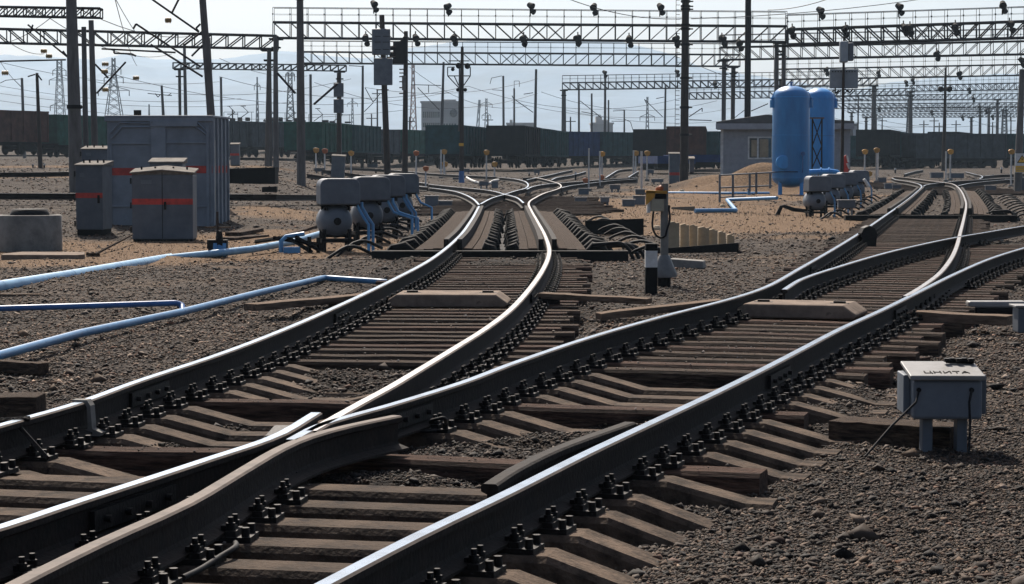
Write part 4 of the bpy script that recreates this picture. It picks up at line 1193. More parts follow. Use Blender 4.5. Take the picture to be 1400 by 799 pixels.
cabinet(205, 250, 218, 300, .5, 'pale topped cabinet hidden behind the gabled one', None, knobs=False, d=47.5)
cabinet(315, 327, 196, 227, .5, 'small distant grey cabinet with a faded red band right of the booth', (210, 213), knobs=False)
cabinet(915, 929, 209, 252, .5, 'slim grey cabinet with a red band beside the tall brown pole', (236, 240), knobs=False)
cabinet(943, 949, 215, 236, .3, 'small grey box hanging on the right of the tall brown pole', None, knobs=False, d=88, feet=0, name='meter_box')
tt = cabinet(452, 470, 212, 245, .5, 'dark grey cabinet leaning slightly behind the grey control units', None, knobs=False); tt.rotation_euler = (0, .06, 0)
# stay cables by the cabinets
b = MB(); q0, q1 = gp(128, 350, .02), at(180, 322, 44.5); b.tube(q0, q1, .014, n=6); b.tube(q0 + Vector((0, .1, .03)), q1 + Vector((.02, 0, .02)), .014, n=6); b.b2(q0.x - .12, q0.x + .1, q0.y - .05, q0.y + .05, q0.z - .02, q0.z + .05)
tag(b.build('stay_rod', M['wood'], None, tuple(q0)), 'pair of thin rods lying from the ground up to the gabled cabinet', 'rods')
# concrete well ring with rubber tyre, flat cover slab
p = gp(32, 345, 0); k = p.y / F_PX; rr_ = 44 * k
t = thing('concrete_well', 'round concrete well ring with a dark cover at the left edge', 'well', (p.x, p.y + rr_, 0))
b = MB(); b.lathe([(rr_, -.1), (rr_, 49 * k), (rr_ - .02, 50 * k), (rr_ - .1, 50 * k), (rr_ - .1, 42 * k), (0, 42 * k)], 40); b.build('ring', M['concrete'], t)
b = MB(); b.lathe([(26 * k, 42 * k), (27 * k, 50 * k), (24 * k, 58 * k), (0, 58 * k)], 28); b.build('cover', M['rubber'], t)
p = gp(62, 354, 0); t = thing('cover_slab', 'flat pale concrete cover slab on the ground right of the well', 'concrete slab', (p.x, p.y, .02), 0)
b = MB(); b.prism([(-.68, -.3), (.6, -.34), (.68, -.1), (.5, .9), (-.6, .95), (-.75, .2)], -.03, .06, axis='Z'); b.build('slab', M['slab'], t, bevel=.01)

# ------------------------------------------------------------------ pneumatic control units of the retarders
def rounded_hood(w, h, dpt, r=.13, n=5):
    o = [(-w / 2, 0), (w / 2, 0)]
    for j in range(n + 1):
        a = math.pi / 2 * j / n; o.append((w / 2 - r + r * math.cos(a), h - r + r * math.sin(a)))
    for j in range(n + 1):
        a = math.pi / 2 + math.pi / 2 * j / n; o.append((-w / 2 + r + r * math.cos(a), h - r + r * math.sin(a)))
    return o
def control_unit(loc, rz, label, w=.72, group=None, pipes=((.33, .52, 0), (.41, .60, .0)), lower=True, m='paint_grey'):
    t = thing('control_unit', label, 'control unit', loc, rz, group)
    b = MB(); prof = rounded_hood(w, .47, .6)
    b.prism([(x, z + .86) for x, z in prof], -.25, .32); o = b.build('hood', M[m], t, bevel=.02)
    b = MB(); b.lathe([(0, -.12), (.17, -.10), (.26, -.03), (.30, .08), (.30, .55), (.24, .66), (0, .70)], 28, axis='Y', c=(-.05, -.1, .56)); b.build('air_tank', M[m], t)
    b = MB(); b.lathe([(.07, -.03), (.07, .02)], 10, axis='Y', c=(-.05, -.2, .56)); b.lathe([(.03, -.05), (.03, .02)], 8, axis='Y', c=(-.05, -.2, .56)); b.build('hub', M['iron'], t)
    b = MB()
    for lx in (-.28, .18):
        for ly in (-.15, .25): b.strut((lx, ly, -.08), (lx, ly, .42), .05)
    b.b2(-.34, .26, -.2, .3, .18, .24); b.tube((-.3, -.1, .3), (.25, -.1, .3), .03, n=8)
    b.build('frame', M['black'], t)
    b = MB(); b.b2(-.36, .3, -.22, .34, .83, .858)
    for lx in (-.28, .18):
        for ly in (-.15, .25): b.strut((lx * .9, ly, .76), (lx * .9, ly, .84), .05)
    b.build('hood_base', M['black'], t)
    for (px0, px1, yy) in pipes:
        b = MB(); b.path([(px0, -.1, .9), (px0 + .0, -.12, .82), (px0 + .11, -.15 + yy, .62), (px1, -.18 + yy, .5), (px1, -.18 + yy, -.05)], .028, 10); b.build('air_pipe', M['blue'], t)
    return t
def unit_at(px_c, ybase, rz, label, **kw):
    p = gp(px_c, ybase, 0); sc = .91 if px_c > 1000 else 1.0; t = control_unit((p.x, p.y, T0(p.x, p.y)), rz, label, **kw); t.scale = (sc, sc, sc); return t
unit_at(463, 345, .22, 'nearest grey hooded control unit of the left group, with round tank and two blue pipes', group='control units left of the left retarder')
unit_at(507, 333, .22, 'second grey hooded control unit of the left group, just behind the nearest', pipes=((.33, .80, .0), (.43, .92, .0)), group='control units left of the left retarder')
unit_at(530, 322, .22, 'third grey hooded control unit of the left group, mostly hidden', pipes=((.33, .52, 0), (.40, .6, 0)), group='control units left of the left retarder')
unit_at(551, 312, .22, 'farthest grey hooded control unit of the left group, with one blue pipe', pipes=((.30, .68, 0),), group='control units left of the left retarder')
kw = dict(group='control units left of the right retarder', m='paint_grey')
unit_at(1118, 300, .16, 'nearest grey hooded control unit right of the blue tanks', pipes=((.36, .48, 0),), **kw)
unit_at(1139, 291, .16, 'second grey hooded control unit right of the blue tanks', pipes=((.36, .48, 0),), **kw)
unit_at(1158, 284, .16, 'third grey hooded control unit right of the blue tanks', pipes=((.36, .48, 0),), **kw)
unit_at(1174, 278, .16, 'farthest grey hooded control unit right of the blue tanks', pipes=((.36, .48, 0),), **kw)
p = gp(1157, 296, 0); t = thing('track_box', 'small pale box on two thin legs before the right control units', 'track box', (p.x, p.y, 0))
b = MB(); b.b2(-.25, .25, -.1, .15, .24, .46); b.build('body', M['paint_grey'], t, bevel=.02)
b = MB(); b.b2(-.27, .27, -.12, .17, .46, .49); b.build('lid', M['paint_light'], t)
for s_ in (-.16, .16): b = MB(); b.b2(s_ - .03, s_ + .03, -.02, .05, -.05, .24); b.build('leg', M['paint_light'], t)
p = gp(1070, 297, 0); t = thing('pipe_bracket', 'black bent steel bracket on the ground left of the right control units', 'bracket', (p.x, p.y, 0))
b = MB(); b.prism([(-.25, 0), (-.12, 0), (0, .28), (.3, .16), (.75, .12), (.75, .0), (.9, 0), (.9, .2), (.35, .27), (.05, .36), (-.08, .33)], -.06, .06); b.build('bracket', M['black'], t, bevel=.01)

# ------------------------------------------------------------------ two blue air tanks
def air_tank(x0, x1, ytop, ybase, label, first, d):
    p = at((x0 + x1) / 2, ybase, d); k = d / F_PX; r = (x1 - x0) * k / 2; H = (ybase - ytop) * k
    t = thing('air_tank', label, 'air tank', (p.x, d, p.z))
    leg = .30; prof = [(0, leg + .05)]
    for j in range(1, 7):
        a = math.pi / 2 * j / 6; prof.append((r * math.sin(a), leg + .05 + .45 * (1 - math.cos(a))))
    for j in range(0, 9):
        a = math.pi / 2 * j / 8; prof.append((r * math.cos(a), H - .5 + .5 * math.sin(a)))
    b = MB(); b.lathe(prof, 48); b.build('shell', M['tank'], t)
    for zz_ in (leg + .5, H - .5, H * .55): b = MB(); b.lathe([(r + .004, zz_ - .02), (r + .011, zz_), (r + .004, zz_ + .02)], 48); b.build('weld_seam', M['tank'], t)
    for a in (.6, 2.2, 3.8, 5.4):
        b = MB(); x, y = r * .8 * math.cos(a), r * .8 * math.sin(a); b.b2(x - .07, x + .07, y - .07, y + .07, -.1, leg + .35); b.build('leg', M['tank'], t)
    if first:
        b = MB(); b.lathe([(.27, -.08), (.30, -.06), (.30, .08), (.24, .12)], 24, axis='Y', c=(-.42, -r * .86, leg + 1.15)); b.build('manhole', M['tank'], t)
        b = MB(); b.path([(-r - .04, -.1, leg + .72), (-.5, -r - .03, leg + .74), (.0, -r - .05, leg + .74), (.2, -r - .02, leg + .74)], .018, 6); b.build('hoop', M['iron'], t)
        b = MB(); b.path([(.42, -r * .9, leg + 1.5), (.42, -r * .95 - .03, leg + 1.1), (.42, -r * .95, leg + .7)], .02, 6); b.lathe([(.09, -.04), (.09, .04)], 10, axis='Y', c=(.42, -r - .02, leg + 1.52)); b.build('gauge', M['blue_deep'], t)
        b = MB(); b.tube((0, 0, H), (0, 0, H + .12), .05, n=8); b.tube((0, 0, H + .12), (0, 0, H + .16), .09, n=8); b.build('vent', M['blue_deep'], t)
    for s_ in (-1, 1):
        b = MB(); x = s_ * (r + .03); b.tube((x, -.1, H - .95), (x, -.1, H - .62), .10, n=12); b.path([(x, -.1, H - .62), (x - s_ * .03, -.1, H - .45), (x - s_ * .12, -.08, H - .28)], .035, 8); b.lathe([(.06, -.05), (.09, 0), (.06, .05)], 10, c=(x, -.1, H - .55)); b.build('lifting_lug', M['tank'], t)
    return t
ta = air_tank(1055.5, 1106, 118, 268, 'nearer blue cylindrical air tank with a round manhole', True, 98)
tb = air_tank(1098, 1140, 121, 266, 'farther blue cylindrical air tank half hidden behind the nearer one', False, 108)
q = at(1106, 236, 99); t = thing('air_main', 'fat blue pipe elbow leaving the foot of the nearer tank to the right', 'pipe', tuple(q))
b = MB(); k = 99 / F_PX
b.path([(-.2, 0, 0), (16 * k, 0, 1 * k), (30 * k, 0, 1 * k), (38 * k, 0, 0), (42 * k, 0, -4 * k), (43 * k, 0, -14 * k), (43 * k, 0, -30 * k)], .125, 14); b.build('tube', M['tank'], t)
for x in (16, 27): b = MB(); b.lathe([(.18, -.03), (.18, .03)], 16, axis='X', c=(x * k, 0, 1 * k)); b.build('flange', M['tank'], t)
d = 103; q = at(1116, 262, d); t = thing('lattice_mast', 'narrow dark cross braced steel frame between the two blue tanks', 'lattice mast', tuple(q)); k = d / F_PX
b = MB()
for x in (-6, 7): b.strut((x * k, 0, 0), (x * k, 0, 100 * k), .05)
for z0_, z1_ in ((2, 32), (32, 62), (62, 99)): b.strut((-6 * k, 0, z0_ * k), (7 * k, 0, z1_ * k), .035); b.strut((7 * k, 0, z0_ * k), (-6 * k, 0, z1_ * k), .035)
b.build('lattice', M['iron'], t)
b = MB(); b.b2(-10 * k, 10 * k, -.06, .06, 99 * k, 101 * k); b.build('cap_plate', M['wood_light'], t)
pipe([at(998, 273, 100), at(1030, 272, 99), at(1062, 270.5, 98), at(1100, 270, 97), at(1106, 272, 97)], .12, 'thick blue pipe running under the nearer blue tank', 'tank')
# valve riser
q = at(1024, 276, 98); t = thing('riser_valve', 'blue valve riser standing on the pipe by the handrail', 'valve', tuple(q)); k = 98 / F_PX
b = MB(); b.tube((0, 0, -5 * k), (0, 0, 16 * k), 3.5 * k, 2 * k, n=10); b.lathe([(5 * k, 6 * k), (5 * k, 8 * k)], 10); b.build('body', M['blue'], t)
b = MB(); b.lathe([(2.5 * k, 16 * k), (2.5 * k, 18 * k)], 8); b.build('wheel', M['blue_deep'], t)
# concrete foot block under the tanks
q = at(1074, 281, 96); b = MB(); b.b2(-.15, .35, 0, .4, -.35, .15); o = b.build('pipe_plinth', M['concrete'], None, bevel=.02); o.location = q; tag(o, 'pale concrete plinth under the thick blue pipe below the tanks', 'plinth')
# handrail
t = thing('handrail', 'thin blue grey handrail in front of the earth mound', 'handrail', tuple(at(984, 277, 85)))
o0 = Vector(at(984, 277, 85)); 
def hr(name, a, b_, r, dd=(85, 85)):
    bb = MB(); A = at(a[0], a[1], dd[0]) - o0; B = at(b_[0], b_[1], dd[1]) - o0; bb.tube(A, B, r, n=6); bb.build(name, M['paint_grey'], t)
for x, yt, yb in ((984, 239, 277), (1002, 240, 272), (1025, 237, 262), (1034, 236, 266), (1053, 236, 258)): hr('post', (x, yb), (x, yt), .045)
hr('rail', (984, 240), (1056, 236), .03); hr('rail', (984, 257), (1056, 254), .03); hr('rail', (984, 270), (1020, 268), .025)

# ------------------------------------------------------------------ site building behind the tanks
d = 128.0; k = d / F_PX
q = at(985, 232, d); g0 = T0(q.x, d)
t = thing('site_building', 'low grey sided building with a dark flat roof behind the blue tanks', 'building', (q.x, d, g0), -.10); k = d / F_PX
W_ = (1160 - 985) * k; H_ = at(985, 176, d).z - g0; D_ = 5.5
b = MB(); b.b2(0, W_, 0, D_, -.3, H_)
b.build('wall', M['siding'], t)
b = MB()
for j in range(int(H_ / .22)): b.b2(-.012, W_ + .012, -.022, -.002, j * .22, j * .22 + .19)
b.build('cladding', M['siding'], t)
b = MB(); b.b2(0, .15, -.05, -.023, -.1, H_); b.build('corner_trim', M['white'], t)
b = MB(); b.prism([(-.25, H_), (W_ + .2, H_), (W_ + .2, H_ + .40), (W_ * .35, H_ + .78), (-.25, H_ + .38)], -.45, D_ + .3); b.build('roof', M['roof'], t, bevel=.02)
b = MB(); b.prism([(-.27, H_ - .05), (W_ + .2, H_ - .05), (W_ + .2, H_ + .27), (-.27, H_ + .28)], -.5, -.452); b.build('fascia', M['siding'], t)
wx0, wx1 = (1022 - 985) * k, (1056 - 985) * k; wz0, wz1 = at(0, 218, d).z - g0, at(0, 187, d).z - g0
wf = MB(); 
wf.b2(wx0, wx1, -.06, -.0235, wz0, wz0 + .09); wf.b2(wx0, wx1, -.06, -.0235, wz1 - .09, wz1); wf.b2(wx0, wx0 + .09, -.06, -.0235, wz0 + .09, wz1 - .09); wf.b2(wx1 - .09, wx1, -.06, -.0235, wz0 + .09, wz1 - .09)
mxw = wx0 + (wx1 - wx0) * .4; wf.b2(mxw - .05, mxw + .05, -.058, -.0235, wz0 + .09, wz1 - .09)
wo_ = wf.build('window', M['white'], t)
b = MB(); b.b2(wx0 + .09, mxw - .05, -.032, -.024, wz0 + .09, wz1 - .09); b.build('pane', M['glass'], wo_)
b = MB(); b.b2(mxw + .05, wx1 - .09, -.032, -.024, wz0 + .09, wz1 - .09); b.build('pane', M['glass'], wo_)
b = MB(); b.b2(wx0 + .2, wx0 + .5, -.0385, -.033, wz0 + .15, wz1 - .2); b.b2(wx1 - .75, wx1 - .25, -.0385, -.033, wz0 + .12, wz1 - .15); b.build('blind', M['fence'], wo_)

# ------------------------------------------------------------------ freight wagons
def wagon_meshes(colour):
    W2, L, Z0, Z1 = 1.5, 12.7, 1.15, 3.5
    m = WM[colour]; out = []
    for s_ in (-1, 1):
        b = MB(); x = s_ * W2; b.b2(min(x, x - s_ * .08), max(x, x - s_ * .08), 0, L, Z0, Z1)
        for j in range(8):
            yy = j * (L - .14) / 7; xa = x + s_ * .0012; xb = x + s_ * .11; b.b2(min(xa, xb), max(xa, xb), yy, yy + .14, Z0, Z1 - .09)
        xa = x - s_ * .1; xb = x + s_ * .12; b.b2(min(xa, xb), max(xa, xb), -.03, L + .03, Z1 - .088, Z1 + .02)
        xb = x + s_ * .10; xa = x + s_ * .002; b.b2(min(xa, xb), max(xa, xb), 0, L, Z0 - .12, Z0 - .001)
        for j in range(7):  # hatch ribs
            y0 = j * (L - .14) / 7 + .25
            for kz in (.55, 1.15): b.b2(min(xa, x + s_ * .03), max(xa, x + s_ * .03), y0, y0 + 1.4, Z0 + kz, Z0 + kz + .07)
        out.append(('side_wall', b.data('side_wall', m)))
    for yy in (0, L - .08):
        b = MB(); b.b2(-W2 + .081, W2 - .081, yy, yy + .08, Z0, Z1 - .01); f_ = -1 if yy == 0 else 1
        for kz in range(5):
            ya = yy if f_ < 0 else yy + .08; yb = ya + f_ * .06; b.b2(-W2 + .09, W2 - .09, min(ya, yb), max(ya, yb), Z0 + .1 + kz * .52, Z0 + .17 + kz * .52)
        ya = yy if f_ < 0 else yy + .08; yb = ya + f_ * .08; b.b2(-W2 - .02, W2 + .02, min(ya, yb), max(ya, yb), Z1 - .1, Z1 + .03)
        out.append(('end_wall', b.data('end_wall', m)))
    b = MB(); b.b2(-W2 + .1, W2 - .1, .05, L - .05, Z1 - .5, Z1 - .42); out.append(('load', b.data('load', M['black'])))
    b = MB(); b.b2(-.3, .3, .1, L - .1, .75, 1.14); b.b2(-1.35, 1.35, .0, L, 1.03, 1.149)
    b.tube((0, -.6, .95), (0, .1, .95), .13, n=8); b.tube((0, L - .1, .95), (0, L + .6, .95), .13, n=8); b.b2(-.2, .2, -.75, -.5, .8, 1.1)
    out.append(('underframe', b.data('underframe', M['black'])))
    for yb_ in (2.0, L - 2.0):
        b = MB()
        for s_ in (-1, 1): b.prism([(yb_ - 1.1, .45), (yb_ - .8, .68), (yb_ - .3, .78), (yb_ + .3, .78), (yb_ + .8, .68), (yb_ + 1.1, .45), (yb_ + .6, .4), (yb_ + .35, .25), (yb_ - .35, .25), (yb_ - .6, .4)], s_ * .98 - .06, s_ * .98 + .06, axis='X')
        b.b2(-.95, .95, yb_ - .2, yb_ + .2, .45, .74); out.append(('bogie', b.data('bogie', M['black'])))
        for ax in (-.925, .925):
            b = MB()
            for s_ in (-1, 1): b.lathe([(0, -.06), (.44, -.06), (.475, .0), (.475, .06), (0, .06)], 20, axis='X', c=(s_ * .78, yb_ + ax, .475))
            b.tube((-.7, yb_ + ax, .475), (.7, yb_ + ax, .475), .09, n=8)
            out.append(('wheelset', b.data('wheelset', M['rail_side'])))
    return out
WC = {}
def wagon(px_, py_top, d, hdg, colour, label, group=None):
    """near left... the near end centre stands in column px_ with its top edge at py_top"""
    if colour not in WC: WC[colour] = wagon_meshes(colour)
    p = at(px_, py_top, d)
    z = p.z - 3.52
    t = thing('gondola_wagon', label, 'freight wagon', (p.x, d, z), -hdg, group)
    bog = None
    for nm, me in WC[colour]:
        o = bpy.data.objects.new(nm, me); col.objects.link(o)
        if nm == 'bogie': bog = o
        if nm == 'wheelset': o.parent = bog
        else: o.parent = t
    return t
def run(px_, ytop, d, hdg, cols, labels, grp=None, gap=13.9):
    """a string of coupled wagons leading away from the viewer along one heading"""
    p = at(px_, ytop, d)
    for i, (c, lb) in enumerate(zip(cols, labels)):
        x = p.x + math.sin(hdg) * gap * i; y = d + math.cos(hdg) * gap * i
        if c not in WC: WC[c] = wagon_meshes(c)
        t = thing('gondola_wagon', lb, 'freight wagon', (x, y, p.z - 3.52 - (.02 * i)), -hdg, grp)
        for nm, me in WC[c]:
            o = bpy.data.objects.new(nm, me); col.objects.link(o)
            if nm == 'bogie': bog = o
            o.parent = bog if nm == 'wheelset' else t
# left train: seen from its side, sloping away to the right
def side_string(px0, ytop0, d0, px1, ytop1, d1, cols, labels, grp=None):
    """wagons strung between two columns; the side wall faces the camera"""
    a = at(px0, ytop0, d0); c = at(px1, ytop1, d1)
    v = (c - a); v2 = Vector((v.x, v.y, 0)); n = len(cols); hdg = math.atan2(v.x, v.y)
    for i, (cn, lb) in enumerate(zip(cols, labels)):
        q = a + v * (i / n)
        if cn not in WC: WC[cn] = wagon_meshes(cn)
        t = thing('gondola_wagon', lb, 'freight wagon', (q.x, q.y, q.z - 3.52), -hdg, grp)
        for nm, me in WC[cn]:
            o = bpy.data.objects.new(nm, me); col.objects.link(o)
            if nm == 'bogie': bog = o
            o.parent = bog if nm == 'wheelset' else t
        L = v2.length / n
        t.scale = (1, L / 13.9, 1)
side_string(-230, 141, 163, 55, 156, 186, ['brown', 'brown'], ['brown slatted wagon cut by the left edge', 'brown slatted wagon at the left, before the green one'])
side_string(57, 157, 187, 395, 169, 236, ['green', 'grey', 'grey', 'grey'], ['green slatted wagon coupled behind the brown ones', 'grey wagon partly hidden by the big booth', 'grey wagon just right of the big booth', 'grey wagon behind the left concrete poles'])
run(414, 167, 190, .13, ['green', 'teal'], ['dark green wagon end behind the tall concrete pole', 'teal wagon coupled behind the dark green one'])
side_string(470, 176, 225, 640, 180, 262, ['grey', 'green', 'green'], ['grey green wagon behind the twin signal poles', 'green wagon left of the big dark green end', 'green wagon behind the big dark green end'])
run(608, 171.5, 186, .125, ['teal', 'teal'], ['dark green wagon end at the middle left', 'teal wagon coupled behind the middle left one'])
run(691, 172, 188, .115, ['dark', 'teal', 'teal'], ['near black wagon end in the middle', 'teal ribbed wagon behind the near black end', 'third teal wagon of the middle string'])
side_string(752, 180, 232, 910, 182, 250, ['blue', 'teal', 'brown'], ['navy wagon right of the middle string', 'dark teal wagon between the navy and brown ones', 'brown wagon in the far row at the centre'])
run(890, 177, 205, .06, ['dark', 'green'], ['dark green wagon end left of the tall brown pole', 'wagon behind the dark green end'])
run(938, 173, 186, .09, ['brown', 'teal'], ['dark brown wagon end behind the tall brown pole', 'teal wagon right of the dark brown end'])
side_string(962, 180, 215, 1062, 182, 226, ['teal', 'dark'], ['teal wagon left of the grey building', 'dark wagon behind the grey building'])
side_string(1150, 186, 240, 1200, 186, 250, ['teal'], ['grey teal wagon right of the grey building'])
run(1194, 177.5, 212, .24, ['dark', 'teal', 'teal'], ['black wagon end at the right', 'teal wagon just behind the right black end', 'dark teal wagon of the right string'])
run(1290, 180.5, 232, .30, ['dark', 'grey', 'grey', 'dark'], ['second black wagon end at the right', 'grey brown wagon right of the second black end', 'grey wagon near the right edge', 'dark wagon at the right edge'])
side_string(1238, 182.5, 226, 1500, 184, 240, ['grey', 'teal'], ['grey ribbed wagon in front of the right string', 'dark teal ribbed wagon cut by the right edge'])
# blue flat cars
for x, yb, dd_, lb in ((925, 224, 165, 'bright blue low flat wagon left of the brown pole'), (960, 222, 168, 'bright blue low flat wagon right of the brown pole')):
    q = at(x, yb, dd_); t = thing('flat_wagon', lb, 'flat wagon', (q.x, dd_, q.z - .4), .1)
    b = MB(); b.b2(-1.4, 1.4, 0, 9, .4, .95); b.build('deck', WM['blue'], t)
    for yy in (1.2, 6.2): b = MB(); b.b2(-1.2, 1.2, yy, yy + 1.6, 0, .4); b.build('bogie', M['black'], t)
# locomotives standing behind the left train
def loco(px0, px1, ytop, d, label, m):
    a = at(px0, ytop, d); w = (px1 - px0) * d / F_PX
    t = thing('locomotive', label, 'locomotive', (a.x, d, a.z - 4.2))
    b = MB(); b.prism([(0, .9), (w, .9), (w, 3.3), (w - .5, 3.9), (w - 1.5, 4.0), (1.5, 4.0), (.5, 3.9), (0, 3.3)], 0, 3.0); b.build('body', m, t, bevel=.08)
    b = MB(); rr = random.Random(int(px0))
    for j in range(int(w / .9)):
        x = .6 + j * .9; b.b2(x, x + rr.uniform(.3, .7), .6, 2.2, 4.0, 4.0 + rr.uniform(.12, .5))
    b.build('roof_gear', M['black'], t)
    b = MB()
    for x in (w * .25, w * .7):
        b.strut((x - .8, 1, 4.2), (x + .3, 1, 5.0), .06); b.strut((x + .3, 1, 5.0), (x - .4, 1, 5.7), .05); b.strut((x - .6, 1, 5.7), (x + .0, 1, 5.72), .06)
    b.build('pantograph', M['iron'], t)
    b = MB()
    for j in range(int(w / 1.6) + 1): b.strut((j * 1.6, .1, 3.9), (j * 1.6, .1, 5.0), .04)
    b.strut((0, .1, 5.0), (w, .1, 5.0), .035); b.build('roof_railing', M['truss'], t)
loco(306, 347, 163, 262, 'dark locomotive roof showing above the wagons right of the booth', M['black'])
loco(352, 420, 164, 265, 'green locomotive roof showing above the wagons behind the concrete poles', WM['teal'])
loco(422, 482, 166, 268, 'long dark locomotive roof behind the tall concrete pole', WM['teal'])

# ------------------------------------------------------------------ poles
def pole(xt, yt, xb, yb, wt, wb, label, m='pole', d=None, name='concrete_pole', cat='pole', square=False, group=None):
    if d is None:
        p = gp(xb, yb, 0)
        p = Vector((p.x, p.y, T0(p.x, p.y)))
    else: p = at(xb, yb, d)
    k = p.y / F_PX
    top = at(xt, yt, p.y)
    if d is not None:
        g = T0(p.x, p.y); f_ = (g - .3 - p.z); dirv = (p - top) / (p.z - top.z); p = p + dirv * f_   # carry the foot down to the ground
        wb = wb + (wb - wt) * .3
    t = thing(name, label, cat, tuple(p), 0, group)
    b = MB()
    L = top - p
    if square: 
        b.tube((0, 0, -.3), L, wb * k / 2 * 1.1, wt * k / 2 * 1.1, n=4, smooth=False)
    else: b.tube((0, 0, -.3), L, wb * k / 2, wt * k / 2, n=16)
    b.build('shaft', M[m], t)
    return t, L, k
def collar(t, L, frac, k, r_px, m='iron'):
    b = MB(); c = L * frac; r = r_px * k
    b.tube(c - Vector((0, 0, .06)), c + Vector((0, 0, .06)), r, n=12); b.tube(c + Vector((r, 0, 0)), c + Vector((r + .15, 0, 0)), .04, n=6)
    b.build('collar', M[m], t)
big = [
 (97, -14, 105, 262, 14, 20, 'thick concrete pole at the left, leaning slightly, behind the narrow cabinet', 'pole', None),
 (114.5, 37, 117.5, 206, 6.5, 8, 'concrete pole just right of the thick left pole', 'pole', 72),
 (124.5, 28, 130, 206, 7, 9.5, 'concrete pole carrying the end of the upper left gantry', 'pole', 75),
 (276, -14, 289, 157, 9, 12, 'leaning concrete pole rising behind the big booth', 'pole', 62),
 (285.5, 52, 291, 157, 4, 5.5, 'slimmer concrete pole close behind the leaning one above the booth', 'pole', 90),
 (50.5, 100, 55.5, 230, 4, 6.5, 'slim brownish pole in front of the brown wagons', 'pole_brown', None),
 (30, 107, 31.5, 152, 3.5, 4.5, 'short pole behind the brown wagons near the left edge', 'pole', 240),
 (221, 117, 223.5, 160, 3, 5.5, 'short leaning pole with a crossarm above the booth', 'pole', 200),
 (245, 94, 246, 160, 3.5, 4, 'slim pole left of the pair above the booth', 'pole', 210),
 (252, 60, 254, 160, 4, 5, 'taller slim pole of the pair above the booth', 'pole', 190),
 (302, 106, 303, 165, 3.2, 3.6, 'slim pole right of the leaning pole above the wagons', 'pole', 230),
 (367.5, 68, 365, 228, 4.5, 7, 'concrete pole under the end of the lower left gantry', 'pole', None),
 (376.5, 50, 377.5, 234, 5.5, 8.5, 'concrete pole under the left end of the main gantry', 'pole', None),
 (410, -14, 412, 254, 9, 12.5, 'tall thick concrete pole reaching out of the picture, left of centre', 'pole', None),
 (424.5, 102, 425, 170, 3.5, 4, 'slim pole right of the tall thick one', 'pole', 235),
 (496, 90, 495.5, 178, 3, 4.2, 'slim pole with a bracket arm left of the twin signals', 'pole', 215),
 (606.5, 85, 604, 172, 3, 5, 'leaning slim pole left of the floodlight mast', 'pole', 215),
 (688, 104, 688.5, 172, 2.8, 3.4, 'small far pole with two arms left of the middle', 'pole', 290),
 (703, 121, 703, 172, 2.4, 3, 'small far pole with a hooked top in the middle', 'pole', 300),
 (733, 95, 731.5, 178, 3.2, 4.5, 'middle far pole with a slanting strut', 'pole', 245),
 (791.5, 116, 791.5, 182, 2.6, 3, 'thin far pole under the far gantry, left one', 'pole', 280),
 (809, 128, 809, 182, 2.4, 3, 'thin far pole under the far gantry, middle one', 'pole', 300),
 (827.5, 105, 827, 182, 3, 3.6, 'thin far pole rising through the far gantry', 'pole', 270),
 (832, 137, 832, 182, 2.2, 2.4, 'thin far pole with small lamps beside the one through the gantry', 'pole', 290),
 (853.5, 151, 853.5, 184, 2.0, 2.6, 'short far pole with a curved arm', 'pole', 320),
 (910, 116, 909, 178, 2.6, 3.2, 'far pole left of the tall brown pole', 'pole', 280),
 (937.5, -14, 935, 254, 9.5, 12, 'tall brown pole reaching out of the picture, right of centre', 'pole_brown', None),
 (991, 80, 990, 165, 4, 5, 'grey pole with ringed top above the building, left one', 'pole', 215),
 (1003.5, 90, 1002, 163, 4.5, 5.5, 'brown pole with ringed top above the building, right one', 'pole_brown', 205),
 (1023, -14, 1022, 160, 8, 9, 'tall dark steel pole above the grey building', 'truss', 140),
 (1293, 93, 1290, 234, 2.8, 6.5, 'slim brown pole with lamps in front of the right wagons', 'pole_brown', None),
 (1397.5, 95, 1391, 262, 7, 12, 'leaning brownish pole at the right edge behind the warning sign', 'pole', None),
]
POLES = {}
for (xt, yt, xb, yb, wt, wb, lab, m, dd_) in big:
    t, L, k = pole(xt, yt, xb, yb, wt, wb, lab, m, dd_)
    POLES[(xb, yb)] = (t, L, k)
t, L, k = POLES[(105, 262)]; collar(t, L, .42, k, 10.5)
t, L, k = POLES[(412, 254)]; collar(t, L, .955, k, 6.5)
t, L, k = POLES[(935, 254)]
for f_ in (.90, .915, .94, .955, .82, .80, .72, .55, .40, .26): collar(t, L, f_, k, 6.6)
b = MB(); 
for s_ in (-1,): 
    for j in range(60): b.strut((-.45, 0, 3 + j * .25), (-.25, 0, 3 + j * .25), .02)
    b.strut((-.48, 0, 2.5), (-.42, 0, 17), .02)
b.build('cable_ladder', M['truss'], t)
for key in ((990, 165), (1002, 163)):
    t, L, k = POLES[key]
    for f_ in (.98, .94, .90, .86): collar(t, L, f_, k, 3.6)
# ladder on the right pole with lamps
t, L, k = POLES[(1290, 234)]
for s_ in (-1, 1):
    b = MB(); c = L * ((234 - 122) / (234 - 93.)); b.lathe([(0, -.2), (.22, -.18), (.26, .1), (0, .16)], 12, axis='Y', c=(c.x + s_ * .36, c.y, c.z)); b.strut((c.x, c.y, c.z), (c.x + s_ * .3, c.y, c.z), .05); b.build('lamp_head', M['black'], t)

